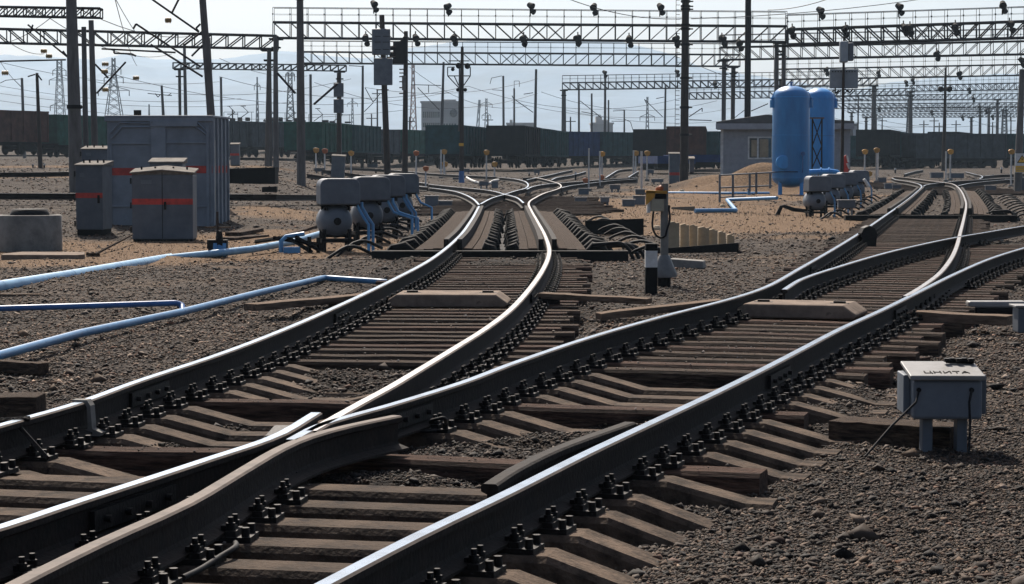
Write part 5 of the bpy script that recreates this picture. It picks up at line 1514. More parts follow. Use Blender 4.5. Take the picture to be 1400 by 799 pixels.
# cantilevers and arms on the catenary poles
def arm(key, parts, m='truss', name='bracket_arm', r=.05, ins=()):
    t, L, k = POLES[key]; p0 = Vector(t.location)
    for seg in parts:
        b = MB()
        for a, c in zip(seg, seg[1:]):
            A = at(a[0], a[1], p0.y) - p0; C_ = at(c[0], c[1], p0.y) - p0; b.tube(A, C_, r * .62, n=6)
        b.build(name, M[m], t)
    for (x, y, w) in ins:
        A = at(x - w / 2, y, p0.y) - p0; C_ = at(x + w / 2, y, p0.y) - p0; b = MB(); b.tube(A, C_, .03, n=6)
        for j in range(4):
            c = A.lerp(C_, (j + .5) / 4); b.lathe([(.03, -.03), (.085, 0), (.03, .03)], 10, axis='X', c=tuple(c))
        b.build('insulator', M['insul'], t)
arm((289, 157), [[(206, -2), (272, 44)], [(272, 44), (268, 39), (274, 33)], [(245, -2), (235, 18)], [(186, 33), (275, 92)], [(206, 61), (277, 105)], [(277, 43), (252, 62)], [(277, 62), (262, 77)], [(186, 33), (182, 40)]], r=.045, ins=((64 + 166, 28, 8),))
arm((105, 262), [[(38, 34), (92, 78)], [(92, 78), (86, 70)], [(0, 84), (90, 82)], [(45, 34), (41, 46)]], r=.045, ins=((7, 100, 9), (60, 70, 8), (67, 77, 8)))
arm((130, 206), [[(132, 128), (172, 85)], [(130, 88), (148, 107)], [(139, 67), (240, 72)], [(156, 68), (156, 73), (180, 74), (186, 77)]], r=.05, ins=((144, 88, 9), (143, 98, 9), (144, 123, 8), (186, 107, 8)))
arm((55.5, 230), [[(38, 105), (48, 102)], [(52, 103), (57, 110)]], r=.06)
arm((31.5, 152), [[(0, 114), (8, 110), (29, 108)], [(20, 110), (29, 119)]], r=.06)
arm((223.5, 160), [[(202, 128), (235, 131)], [(212, 128), (216, 133), (219, 130)], [(229, 131), (234, 128)]], r=.06)
arm((412, 254), [[(379, 100), (404, 128)], [(429, 143), (461, 115)]], r=.07)
arm((495.5, 178), [[(477, 90), (495, 91)], [(499, 120), (510, 140), (520, 128)], [(498, 153), (510, 141)]], r=.06)
arm((604, 172), [[(571, 120), (601, 151)], [(562, 116), (603, 117)], [(586, 117), (586, 127)]], r=.06)
arm((731.5, 178), [[(702, 135), (729, 154)], [(702, 135), (700, 131)], [(716, 129), (729, 127)]], r=.07)
arm((688.5, 172), [[(672, 107), (686, 104)], [(672, 107), (670, 115)], [(673, 123), (687, 124)]], r=.06)
arm((703, 172), [[(703, 121), (703, 111), (710, 111), (710, 119)]], r=.06)
arm((827, 182), [[(793, 138), (822, 161)], [(795, 153), (822, 158)]], r=.07)
arm((909, 178), [[(881, 136), (906, 160)], [(881, 136), (884, 142)], [(897, 135), (908, 133)]], r=.07)
arm((853.5, 184), [[(855, 151), (838, 152)], [(853, 163), (862, 167), (866, 180)], [(836, 166), (853, 166)]], r=.07)
arm((1002, 163), [[(1002, 163), (1015, 153), (1022, 148)]], r=.05)
arm((1022, 160), [[(1027, 152), (1050, 142)]], r=.05)
arm((935, 254), [[(942, 160), (960, 148), (960, 153)], [(942, 164), (973, 165)]], r=.04)

# brown signal mast pair in the middle, backs of the signals towards us
t, L, k = pole(522, 21, 530, 236, 7, 9, 'brown signal mast with two square backboards, middle left', 'pole_brown', 112, 'signal_mast', 'signal mast')
p0 = Vector(t.location)
def pbox(t, d, x0, x1, y0, y1, th, m, name, dy=0, bevel=.0):
    p0 = Vector(t.location); a = at(x0, y1, d) - p0; c = at(x1, y0, d) - p0
    b = MB(); b.b2(a.x, c.x, dy, dy + th, a.z, c.z); return b.build(name, M[m], t, bevel=bevel)
bb = pbox(t, 112, 509, 534, 40, 76, .12, 'paint_grey', 'signal_head', -.35, .08); pbox(t, 112, 511.5, 537, 80, 117, .12, 'paint_grey', 'signal_head', -.35, .03)
b = MB(); a = at(512, 38.5, 112) - p0; c = at(537, 119, 112) - p0
for yy in (46, 66, 84, 107, 123):
    q = at(523, yy, 112) - p0; b.tube(q + Vector((-.3, 0, 0)), q + Vector((.3, 0, 0)), .03, n=6); b.tube(q + Vector((0, -.3, 0)), q + Vector((0, 0, 0)), .03, n=6)
b.build('clamp', M['iron'], t)
for x0_, x1_ in ((513, 521), (524, 533)):
    for yy in (50, 58, 68): pbox(t, 112, x0_, x1_, yy, yy + .7, .01, 'iron', 'bolt_strip', -.365)
b = MB()
for yy in (66, 79):
    q = at(529, yy, 112) - p0; e = at(541, yy - 1, 112) - p0; b.tube(q, e, .05, .03, n=8)
b.build('bracket', M['black'], t)
t, L, k = pole(555, 43, 553.5, 230, 5.5, 8, 'dark signal mast with a black three lamp head, right of its twin', 'pole_brown', 122, 'signal_mast', 'signal mast')
p0 = Vector(t.location)
b = MB()
a = at(538, 87, 122) - p0; kk = 122 / F_PX
b.prism([(a.x, a.z), (a.x + 19 * kk, a.z), (a.x + 19 * kk, a.z + 36 * kk), (a.x + 14 * kk, a.z + 36 * kk), (a.x + 10 * kk, a.z + 30 * kk), (a.x, a.z + 29 * kk)], -.45, -.2); b.build('signal_head', M['black'], t, bevel=.03)
for yy in (66, 75, 84):
    q = at(537, yy, 122) - p0; b = MB(); b.tube(q + Vector((.1, -.33, 0)), q + Vector((-.16, -.33, -.03)), .11, .13, n=12, caps=False); b.tube(q + Vector((.1, -.33, 0)), q + Vector((-.0, -.33, -.0)), .10, n=12); b.build('lamp_hood', M['black'], t)
b = MB()
for yy in (95, 100, 105, 112, 120, 128):
    q = at(551, yy, 122) - p0; b.tube(q + Vector((-.2, 0, 0)), q + Vector((.25, 0, 0)), .035, n=6)
b.build('clamp', M['iron'], t); pbox(t, 122, 550, 555, 104, 124, .06, 'concrete', 'relay_plate', -.3)
t, L, k = pole(463, 100, 463.5, 240, 5, 7, 'shorter brown mast with two grey boxes, left of the twin signals', 'pole_brown', None, 'signal_mast', 'signal mast')
d_ = t.location.y
pbox(t, d_, 457, 470.5, 114, 133, .15, 'paint_grey', 'signal_head', -.5, .03); pbox(t, d_, 457, 470.5, 136, 155, .15, 'paint_grey', 'signal_head', -.5, .03)
# floodlight mast
t, L, k = pole(632, 64, 631, 250, 4, 7, 'brown mast with a lamp cage and a blue painted foot', 'pole_brown', None, 'lamp_mast', 'lamp mast')
d_ = t.location.y; p0 = Vector(t.location)
b = MB()
def seg(a, c, r=.03): b.tube(at(*a, d_) - p0, at(*c, d_) - p0, r, n=6)
for a, c in (((612, 92), (612, 104)), ((643, 92), (643, 104)), ((612, 104), (643, 104)), ((612, 92), (622, 92)), ((640, 92), (643, 92)), ((612, 104), (628, 121)), ((621, 104), (627, 117)), ((643, 104), (634, 117)), ((613, 83.5), (642, 83.5))): seg(a, c)
b.build('lamp_cage', M['truss'], t)
for x, yy, r_ in ((627, 90, .16), (639, 90.5, .16), (619, 95, .10), (626, 123, .10), (636, 123, .10)):
    q = at(x, yy, d_) - p0; b = MB(); b.lathe([(0, -.14), (r_, -.1), (r_ * 1.1, .06), (r_ * .5, .14), (0, .15)], 12, axis='Y', c=tuple(q)); b.build('lamp_head', M['black'], t)
b = MB(); b.tube(at(628.5, 88, d_) - p0, at(627.5, 180, d_) - p0, .05, n=6); b.build('conduit', M['pole'], t)
b = MB(); q = at(631, 234, d_) - p0; b.tube((0, 0, -.05), q, .17, .15, n=14); b.build('painted_foot', M['blue_deep'], t)
pbox(t, d_, 627.5, 634, 196, 200, .02, 'yellow_sign', 'number_plate', -.18); 
# signal mast on the right
t, L, k = pole(1154, 50, 1151, 240, 3, 5, 'brown mast with grey signal boxes in front of the gantries, right of the tanks', 'pole_brown', 88, 'signal_mast', 'signal mast')
p0 = Vector(t.location)
pbox(t, 88, 1146.5, 1158, 57, 86, .3, 'board', 'signal_head', -.4, .05); pbox(t, 88, 1158, 1166, 59, 84, .25, 'paint_grey', 'side_box', -.3, .05); pbox(t, 88, 1135, 1174, 94.5, 121, .1, 'board', 'backboard', .12, .02)
b = MB()
for j in range(9): q = at(1139 + j * 3.8, 98, 88) - p0; b.box((q.x, .11, q.z), (.04, .02, .04))
b.build('rivet_row', M['black'], t)
b = MB()
for a, c in (((1142, 120), (1142, 128)), ((1142, 128), (1147, 124)), ((1155, 122), (1162, 127)), ((1162, 127), (1166, 122))): b.tube(at(*a, 88) - p0, at(*c, 88) - p0, .03, n=6)
q = at(1155.5, 41, 88) - p0; b.lathe([(0, -.1), (.09, -.05), (.09, .06), (0, .1)], 10, c=(q.x, 0, q.z)); b.tube((q.x, 0, q.z), (q.x, 0, q.z - .4), .03, n=6)
b.build('bracket', M['black'], t)

# ------------------------------------------------------------------ lattice gantries across the yard
def gantry(x0, y0t, y0b, x1, y1t, y1b, d0, d1, label, rail_px=None, bay=1.05, cols=(), wide=1.0, m='truss', chord=.06, web=.022, lights=(), lights_low=(), flip=None, name='light_gantry'):
    A0, A1 = at(x0, y0t, d0), at(x0, y0b, d0); B0, B1 = at(x1, y1t, d1), at(x1, y1b, d1)
    org = (A0.x, A0.y, T0(A0.x, A0.y))
    t = thing(name, label, 'gantry', org); O = Vector(org)
    Ln = (B0 - A0).length; dep = A0.z - A1.z
    n = max(4, int(Ln / (dep * bay))); dirv = (B0 - A0) / n
    bk = Vector((0, wide, 0))
    b = MB()
    for s0, s1 in ((A0, B0), (A1, B1)):
        for o_ in (Vector(), bk): b.strut(s0 + o_ - O, s1 + o_ - O, chord * (1.5 if o_.y == 0 else 1.0))
    for i in range(n + 1):
        u = i / n; T_, Bm = A0.lerp(B0, u), A1.lerp(B1, u)
        for o_ in (Vector(), bk):
            b.strut(T_ + o_ - O, Bm + o_ - O, web * 2)
            if i < n:
                T2, B2 = A0.lerp(B0, (i + 1) / n), A1.lerp(B1, (i + 1) / n)
                mid = i / n
                fl = mid > .5 if flip is None else flip
                if abs(mid - .5) < .06: b.strut(T_ + o_ - O, B2 + o_ - O, web * 1.6); b.strut(Bm + o_ - O, T2 + o_ - O, web * 1.6)
                elif fl: b.strut(Bm + o_ - O, T2 + o_ - O, web * 2)
                else: b.strut(T_ + o_ - O, B2 + o_ - O, web * 2)
        b.strut(Bm - O, Bm + bk - O, web * 2); b.strut(T_ - O, T_ + bk - O, web * 2)
    b.build('truss', M[m], t)
    if rail_px:
        b = MB(); hr_ = rail_px * d0 / F_PX
        up = Vector((0, 0, hr_))
        for o_ in (Vector(), bk):
            b.strut(A0 + up + o_ - O, B0 + up + o_ - O, .032); b.strut(A0 + up * .55 + o_ - O, B0 + up * .55 + o_ - O, .014)
            for i in range(n + 1):
                T_ = A0.lerp(B0, i / n); b.strut(T_ + o_ - O, T_ + up + o_ - O, .024)
                if o_.y == 0 : b.box(tuple(T_ + up * .55 - O), (.09, .09, .09))
        b.build('railing', M[m], t)
    for (cx, wpx) in cols:
        u = (cx - x0) / (x1 - x0); Bm = A1.lerp(B1, u) - O
        g = T0(Bm.x + O.x, Bm.y + O.y + wide / 2) - O.z
        for j, dx in enumerate((0,) if wpx < 9 else (-.25, .25)):
            b = MB(); b.tube((Bm.x + dx, wide / 2, g - .2), (Bm.x + dx, wide / 2, Bm.z), wpx * d0 / F_PX / 2 * (1.1 if wpx < 9 else .55), wpx * d0 / F_PX / 2 * (.85 if wpx < 9 else .5), n=12); b.build('column', M['pole'], t)
        b = MB(); b.b2(Bm.x - .45, Bm.x + .45, -.1, wide + .1, Bm.z - .12, Bm.z - .01); b.b2(Bm.x - .3, Bm.x + .3, wide / 2 - .3, wide / 2 + .3, Bm.z - .7, Bm.z - .6); b.build('column_head', M['black'], t)
    def lamp(px_, zc, up, rr):
        fl = MB(); u = (px_ - x0) / (x1 - x0); q = A0.lerp(B0, u) - O; z = zc
        rot = rr.uniform(-.8, .8)
        c = Vector((q.x, -.15, z))
        d1_ = Vector((math.sin(rot), -.6, -.45)).normalized()
        fl.tube(c - d1_ * .18, c + d1_ * .22, .17, .26, n=12); fl.tube(c + Vector((.12, 0, -.38)) - d1_ * .1, c + Vector((.12, 0, -.38)) + d1_ * .2, .14, .21, n=10)
        fl.strut((q.x, 0, z - .7 if up else z + .4), (q.x, -.1, z), .06)
        fl.build('floodlight', M['black'], t)
    rr = random.Random(int(x0 + y0t * 7))
    for (px_, py_) in lights: lamp(px_, (at(px_, py_, d0 + (d1 - d0) * (px_ - x0) / (x1 - x0)) - O).z, True, rr)
    for (px_, py_) in lights_low: lamp(px_, (at(px_, py_, d0 + (d1 - d0) * (px_ - x0) / (x1 - x0)) - O).z + .1, False, rr)
    return t
gantry(373, 30.5, 52, 1076, 36, 57.5, 158, 158, 'nearest long lattice gantry with floodlights across the top centre', 20, 1.08, cols=((376.5, 5), (1068, 12)), lights=((511, 5), (613, 9), (725, 8), (812, 9), (902, 9)), lights_low=((500, 53), (568, 53), (621, 53), (716, 54), (790, 54), (860, 55), (925, 55), (987, 55), (1010, 60)), chord=.075)
gantry(408, 71, 86.5, 1012, 75, 91, 205, 205, 'second lattice gantry seen just below the nearest one', 15, 1.1, cols=((412, 5), (1003, 6)), chord=.07)
gantry(1077, 40.5, 61, 1470, 27, 50, 150, 150, 'long gantry with floodlights rising to the top right corner', 20, 1.05, cols=((1068, 9),), lights=((1120, 14), (1228, 9), (1370, 6)), lights_low=((1083, 43), (1156, 41), (1235, 39), (1244, 40), (1306, 38), (1380, 35)), chord=.085, web=.034)
gantry(985, 65, 82, 1470, 55, 73, 178, 178, 'plain lattice gantry just below the top right one', 17, 1.1, cols=((990, 5),), lights_low=((1281, 75), (1396, 84)), chord=.07)
gantry(1060, 95, 109, 1470, 87, 102, 215, 215, 'third lattice gantry down at the upper right', 13, 1.1, cols=((1068, 5),), lights=((1130, 95),), lights_low=((1312, 102),), chord=.065)
gantry(-60, 8.5, 21, 137, 11.5, 24.5, 100, 100, 'short lattice beam at the top left corner', None, 1.0, cols=(), wide=.6, chord=.045, web=.02, flip=True)
gantry(-60, 38, 57.5, 378, 49, 67, 130, 130, 'long lattice beam of the upper left, passing behind the thick pole', None, 1.15, cols=((367, 6),), wide=1.0, chord=.06, web=.026, lights=())
gantry(236, 86, 94, 473, 89.5, 97.5, 190, 190, 'small lattice beam above the wagons at the left', None, 1.3, cols=((245, 4), (464, 5)), wide=.6, chord=.045, web=.024, flip=True)
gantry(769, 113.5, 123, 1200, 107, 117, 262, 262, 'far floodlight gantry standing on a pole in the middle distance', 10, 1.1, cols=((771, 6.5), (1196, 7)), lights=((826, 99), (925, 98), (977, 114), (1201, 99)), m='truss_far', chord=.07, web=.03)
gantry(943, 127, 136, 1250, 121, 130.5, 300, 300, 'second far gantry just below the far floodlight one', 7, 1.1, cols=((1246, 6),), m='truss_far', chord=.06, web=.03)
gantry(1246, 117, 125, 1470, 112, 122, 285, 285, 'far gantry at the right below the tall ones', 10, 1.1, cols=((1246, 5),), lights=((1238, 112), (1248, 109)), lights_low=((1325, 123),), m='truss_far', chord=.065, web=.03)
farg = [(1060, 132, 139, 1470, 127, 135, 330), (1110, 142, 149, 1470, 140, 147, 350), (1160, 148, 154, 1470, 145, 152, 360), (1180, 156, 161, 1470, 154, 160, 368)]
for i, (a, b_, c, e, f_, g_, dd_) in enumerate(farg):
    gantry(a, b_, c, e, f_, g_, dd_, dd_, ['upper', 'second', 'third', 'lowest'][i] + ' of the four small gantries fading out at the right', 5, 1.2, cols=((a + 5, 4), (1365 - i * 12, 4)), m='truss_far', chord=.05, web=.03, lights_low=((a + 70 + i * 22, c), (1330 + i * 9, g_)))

# pylons, crane towers, far buildings
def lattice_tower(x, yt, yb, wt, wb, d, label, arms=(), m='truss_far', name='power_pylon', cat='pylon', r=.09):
    p = at(x, yb, d); k = d / F_PX; H = (yb - yt) * k; g = T0(p.x, 400); dz = p.z - g
    t = thing(name, label, cat, (p.x, d, p.z)); b = MB()
    n = 9
    def wid(u): return (wb + (wt - wb) * min(1, u * 1.25)) * k / 2
    zs = [H * (1 - (1 - j / n) ** 1.15) for j in range(n + 1)]
    for s1 in (-1, 1):
        for s2 in (-1, 1):
            for j in range(n):
                w0, w1 = wid(zs[j] / H), wid(zs[j + 1] / H)
                b.strut((s1 * w0, s2 * w0, zs[j]), (s1 * w1, s2 * w1, zs[j + 1]), r * 2)
                b.strut((s1 * w0, s2 * w0, zs[j]), (-s1 * w1, s2 * w1, zs[j + 1]), r)
            b.strut((s1 * wid(0), s2 * wid(0), -dz), (s1 * wid(0), s2 * wid(0), 0), r * 2)
    b.build('lattice', M[m], t)
    for (za, half) in arms:
        b = MB(); z = (yb - za) * k; h = half * k
        for s1 in (-1, 1): b.strut((0, 0, z + 1.2), (s1 * h, 0, z), r * 1.3); b.strut((0, 0, z), (s1 * h, 0, z), r * 1.3)
        for s1 in (-1, 1): b.tube((s1 * h, 0, z), (s1 * h, 0, z - 1.6), .12, n=6)
        b.build('crossarm', M[m], t)
    return t
lattice_tower(82, 84, 162, 6, 13, 700, 'lattice power pylon above the green wagon', ((110, 14), (145, 13), (97, 9)))
lattice_tower(156, 80, 162, 4, 22, 650, 'lattice power pylon left of the big booth, standing alone', ((107, 13), (124, 21), (95, 10)))
lattice_tower(397, 100, 172, 5, 11, 620, 'thin lattice floodlight tower behind the concrete poles', ((102, 6), (104, 6)), name='light_tower', cat='light tower')
lattice_tower(482, 135, 182, 1.5, 4, 1100, 'small faint pylon left of the twin signals', ((142, 7),), r=.12)
lattice_tower(565, 88, 182, 3, 9, 560, 'reddish lattice crane tower behind the black signal', (), 'crane', 'crane_tower', 'crane tower', .10)
lattice_tower(665, 135, 180, 2, 5, 1000, 'small faint pylon right of the block of flats', ((143, 8), (158, 6)), r=.12)
lattice_tower(885, 133, 182, 1.6, 4, 900, 'small faint pylon behind the far middle poles', ((160, 10),), r=.12)
lattice_tower(204, 143, 164, .8, 1.6, 1000, 'thin distant mast above the booth roof', (), r=.12, name='radio_mast', cat='mast')
lattice_tower(1373, 150, 186, 5, 7, 500, 'tangled distant lattice mast at the far right', ((155, 8),), r=.07, name='light_tower', cat='light tower')
lattice_tower(1243, 135, 184, 4, 7, 480, 'bluish lattice mast between the far right gantries', (), r=.07, name='light_tower', cat='light tower')
lattice_tower(352, 106, 170, .8, 3.5, 850, 'thin distant lattice mast left of the gantry pole', ((118, 4),), r=.12, name='radio_mast', cat='mast')
# small tower crane silhouettes
def crane(x, y0, y1, d, label, lean):
    p = at(x, y1, d); k = d / F_PX; H = (y1 - y0) * k; t = thing('harbour_crane', label, 'crane', tuple(p)); b = MB()
    b.strut((-1.2, 0, -20), (0 + lean * H, 0, H), .5); b.strut((1.2, 0, -20), (lean * H + .6, 0, H), .5)
    for j in range(8): b.strut((-1.2 + (lean * H + 1.2) * j / 8, 0, -20 + (H + 20) * j / 8), (1.2 + (lean * H - .6) * (j + 1) / 8, 0, -20 + (H + 20) * (j + 1) / 8), .3)
    b.build('mast', M['truss_far'], t)
crane(650, 137, 178, 1300, 'faint slanting crane jib right of the block of flats', .12)
def far_block(x0, x1, yt, d, label, roofs=(), emblem=False, rows_=(), name='apartment_block', m='block'):
    a = at(x0, yt, d); k = d / F_PX; w = (x1 - x0) * k; g = T0(a.x, 400); H = a.z - g
    t = thing(name, label, 'building', (a.x, d, g)); b = MB(); b.b2(0, w, 0, 14, -1, H); b.build('wall', M[m], t)
    b = MB(); b.b2(-.3, w + .3, -.3, 14.3, H, H + .5)
    for (u0, u1, hh) in roofs: b.b2(u0 * w, u1 * w, 2, 8, H + .5, H + .5 + hh * k)
    b.build('roof', M['roof'] if not roofs else M[m], t)
    for (v0, v1, u0, u1, n) in rows_:
        for j in range(n):
            xx0 = (u0 + (u1 - u0) * j / n) * w; xx1 = (u0 + (u1 - u0) * (j + .8) / n) * w
            b = MB(); b.b2(xx0, xx1, -.06, -.005, H - v1 * k, H - v0 * k); b.build('window', M['glass'], t)
    return t
bt = far_block(576, 627, 141, 620, 'grey concrete block of flats with dark window bands and a round emblem', ((.6, .92, 2.5),), rows_=((12, 20, .04, .5, 9), (27, 33, .04, .5, 9), (28, 32, .58, .95, 5)))
k = 620 / F_PX; b = MB(); b.lathe([(0, 0), (3.6 * k, 0)], 14, axis='Y', c=(44 * k, -.08, (bt.children and 0) + at(0, 155, 620).z - bt.location.z))
for j in range(8):
    a = j * math.pi / 4; cx_, cz_ = 44 * k, at(0, 155, 620).z - bt.location.z
    b.tube((cx_, -.1, cz_), (cx_ + 5 * k * math.cos(a), -.1, cz_ + 5.6 * k * math.sin(a)), .35, n=4)
b.build('emblem', M['roof'], bt)
far_block(809, 838, 170, 700, 'faint stepped factory block behind the far middle poles', ((.2, .5, 8), (.5, .8, 4)), name='factory_block')
far_block(693, 732, 170, 760, 'low faint factory shed right of the middle', ((.1, .2, 4),), name='factory_block')
far_block(1160, 1172, 172, 500, 'small pale hut roof beside the grey building', (), name='hut', m='siding')

# ------------------------------------------------------------------ small yard furniture: numbered lamp posts, boxes
def lamp_post(x, yt, yb, label, col_='yellow', wpost=2, group='yard posts with amber lamp heads', d=None, head=(8, 7), lean=0):
    p = gp(x, yb, 0); k = p.y / F_PX
    t = thing('lamp_post', label, 'lamp post', tuple(p), 0, group); H = (yb - yt) * k
    b = MB(); b.tube((0, 0, -.1), (lean, 0, H), wpost * k / 2, n=8); b.build('post', M['white'], t)
    if col_:
        b = MB(); w, h = head[0] * k / 2, head[1] * k; b.prism([(-w, H - h * .2), (-w * .6, H - h * .8), (w * .2, H - h), (w, H - h * .7), (w * 1.1, H - h * .1), (w * .2, H + h * .1), (-w * .5, H + h * .05)], -.1, .1); b.build('lamp_head', M[col_], t, bevel=.02)
    b = MB(); b.b2(-.14, .14, -.12, .12, -.05, .12); b.build('foot', M['concrete'], t)
    return t
LP = [(432, 203, 234, 'yellow'), (444, 204, 236, 'orange'), (480, 207, 244, 'yellow'), (569, 207, 266, 'orange'), (582, 228, 262, 'orange'), (603, 205, 244, None), (607, 205, 243, 'yellow'), (665, 206, 249, 'yellow'),
      (805, 203, 262, None), (820, 207, 258, None), (823, 208, 254, 'yellow'), (866, 206, 243, None), (869, 207, 241, 'yellow'), (877, 207, 264, None), (884.5, 207, 248, 'yellow'), (1182, 205, 243, 'yellow'), (1198, 203, 250, 'yellow'), (1200, 205, 248, None), (1293, 207, 249, None), (1299, 205, 247, 'yellow'), (1382, 205, 256, 'yellow'), (822, 240, 256, 'orange'), (1188, 235, 252, 'yellow'), (800, 244, 258, 'orange'), (676, 222, 244, 'yellow'), (608, 222, 240, 'yellow')]
where = {432: 'left of two before the dark green wagon, behind the control units', 444: 'orange topped, right of two before the dark green wagon', 480: 'alone right of the dark leaning cabinet', 569: 'tall one beside the farthest left control unit', 582: 'low orange one right of the tall post by the control unit', 603: 'bare post of the close pair before the middle left wagon', 607: 'amber post of the close pair before the middle left wagon',
         665: 'alone between the two dark green wagon ends', 805: 'bare post carrying a side box, right of the crossing rails', 820: 'bare post of the pair right of the crossing rails', 823: 'amber post of the pair right of the crossing rails', 866: 'bare post of the pair left of the slim cabinet', 869: 'amber post of the pair left of the slim cabinet', 877: 'dark capped post nearest the dwarf signal box', 884.5: 'amber post just left of the slim cabinet',
         1182: 'left one beyond the right control units', 1198: 'right one beyond the right control units', 1200: 'bare twin beyond the right control units', 1293: 'bare post at the foot of the slim brown pole', 1299: 'amber post right of the slim brown pole', 1382: 'beside the warning sign at the right edge', 822.0: '', 1188: 'very low amber lamp beyond the control units', 800: 'very low orange lamp right of the crossing rails', 676: 'low crooked lamp between the two dark green wagon ends', 608: ''}
for i, (x, yt, yb, c_) in enumerate(LP):
    lab = 'thin pale post, ' + (where.get(x) or 'low twin beside the ones right of the crossing rails') if x != 608 else 'thin pale post, low amber lamp under the middle left pair'
    lamp_post(x, yt, yb, lab, c_, 3.2 if x in (877,) else 2.2)
def track_box(x0, x1, yt, yb, label, legs=True, group='grey track boxes among the far switches'):
    p = gp((x0 + x1) / 2, yb, 0); k = p.y / F_PX; w = (x1 - x0) * k / 2; H = (yb - yt) * k
    t = thing('track_box', label, 'track box', tuple(p), 0, group)
    zb = H * (.38 if legs else .05)
    b = MB(); b.b2(-w, w, 0, w * 1.2, zb, H - .03); b.build('body', M['paint_grey'], t, bevel=.02)
    b = MB(); b.b2(-w - .03, w + .03, -.03, w * 1.2 + .03, H - .028, H + .01); b.build('lid', M['paint_light'], t)
    if legs:
        for s_ in (-.6, .6): b = MB(); b.b2(s_ * w - .04, s_ * w + .04, .05, .13, -.05, zb); b.build('leg', M['paint_grey'], t)
    return t
TB = [(581, 599, 268, 283, 0), (600, 618, 275, 283, 0), (786, 802, 270, 278, 0), (791, 805, 258, 267, 0), (834, 848, 253, 263, 1), (821, 833, 270, 281, 1), (851, 868, 273, 283, 0), (866, 882, 268, 281, 0), (869, 884, 259, 267, 0), (843, 857, 246, 251, 0), (857, 872, 244, 251, 0), (891, 907, 245, 252, 1), (885, 894, 232, 240, 1),
      (730, 738, 232, 240, 1), (619, 628, 240, 246, 0), (632, 642, 231, 238, 1), (655, 668, 248, 258, 1), (672, 681, 248, 258, 0), (502, 516, 224, 229, 0), (430, 444, 230, 238, 1), (446, 462, 233, 240, 0), (1210, 1222, 251, 259, 0), (1221, 1232, 253, 260, 0), (1348, 1362, 254, 262, 0), (1273, 1290, 236, 244, 0), (1297, 1318, 237, 244, 0), (1201, 1212, 243, 250, 0), (1376, 1386, 245, 252, 0), (1390, 1402, 243, 262, 0)]
tbl = ['nearest box left of the crossing rails beside the blue pipe stub', 'low flat box beside the nearest one left of the crossing rails', 'box left of the bare post with the cable box', 'box behind the bare post right of the crossing rails', 'box on legs on the gravel slope right of the crossing rails', 'small box on legs right of the crossing rails', 'low box at the left of the trio behind the dwarf signal', 'taller box of the trio behind the dwarf signal', 'rear box of the trio behind the dwarf signal', 'long low box left of the slim cabinet', 'round shouldered box left of the slim cabinet', 'wide low box on legs before the slim cabinet', 'small far box on legs left of the slim cabinet',
       'small far box on legs before the navy wagon', 'small box right of the lamp pair', 'small box by the blue painted mast foot', 'box under the amber post between the dark wagon ends', 'narrow blue box right of the amber post', 'flat far box behind the control units', 'box under the yellow lamp behind the control units', 'low box beside the leaning cabinet', 'box beyond the right control units', 'lower box beyond the right control units', 'box before the right rails near the warning sign', 'low box at the foot of the slim brown pole', 'long low box right of the slim brown pole', 'rear box beyond the right control units', 'box left of the warning sign post', 'pale box cut by the right edge under the sign']
for (a, c, e, f_, lg), lb in zip(TB, tbl): track_box(a, c, e, f_, 'grey ' + lb, bool(lg))
for x, yt, yb, lb in ((787, 235, 247, 'short black and white stump right of the crossing rails'), (723.5, 236, 241, 'small dark stump before the near black wagon'), (1224, 230, 237, 'tiny red and white stump before the right wagons'), (1369, 229, 237, 'short black stump left of the warning sign'), (514, 231, 237, 'small dark stump behind the control units'), (45, 224, 229, 'small lamp stump left of the slim brown pole'), (60.5, 224, 230, 'small lamp stump right of the slim brown pole')):
    p = gp(x, yb, 0); k = p.y / F_PX; H = (yb - yt) * k; t = thing('marker_stump', lb, 'marker stump', tuple(p)); w = 1.1 * k
    b = MB(); b.b2(-w, w, -w, w, -.05, H * .65); b.build('lower_band', M['black'], t); b = MB(); b.b2(-w, w, -w, w, H * .65, H); b.build('upper_band', M['white'], t)
# warning sign
p = gp(1391, 258, 0); d_ = gp(1391, 262, 0).y - 3; k = d_ / F_PX
t = thing('warning_sign', 'white sign with a yellow triangle over a yellow lettered panel at the right edge', 'sign', (at(1391, 240, d_).x, d_, T0(p.x, d_)))
b = MB(); b.b2(-.12, .12, -.05, .05, -.1, 1.9); b.build('post', M['pole'], t)
zc = at(1391, 210, d_).z - t.location.z; zl = at(1391, 236, d_).z - t.location.z
b = MB(); b.b2(-4 * k, 14 * k, -.09, -.055, zl, zc); b.build('plate', M['white'], t)
cx_ = 5.5 * k; zt3 = zc - 2 * k; h3 = 11 * k
b = MB(); b.prism([(cx_ - 7 * k, zt3 - h3), (cx_ + 7 * k, zt3 - h3), (cx_, zt3)], -.096, -.0905); b.build('triangle_border', M['black'], t)
b = MB(); b.prism([(cx_ - 5.4 * k, zt3 - h3 + .9 * k), (cx_ + 5.4 * k, zt3 - h3 + .9 * k), (cx_, zt3 - 1.8 * k)], -.101, -.0965); b.build('triangle', M['yellow_sign'], t)
b = MB(); b.prism([(cx_ + .3 * k, zt3 - 3 * k), (cx_ - 1.3 * k, zt3 - 6.4 * k), (cx_ + .1 * k, zt3 - 6.1 * k), (cx_ - .6 * k, zt3 - 9.3 * k), (cx_ + 1.3 * k, zt3 - 5.3 * k), (cx_, zt3 - 5.6 * k)], -.105, -.1015); b.build('bolt_symbol', M['black'], t)
b = MB(); b.b2(-3.4 * k, 13.4 * k, -.097, -.0905, zl + .6 * k, zl + 9 * k); b.build('lower_panel', M['yellow_sign'], t)
b = MB()
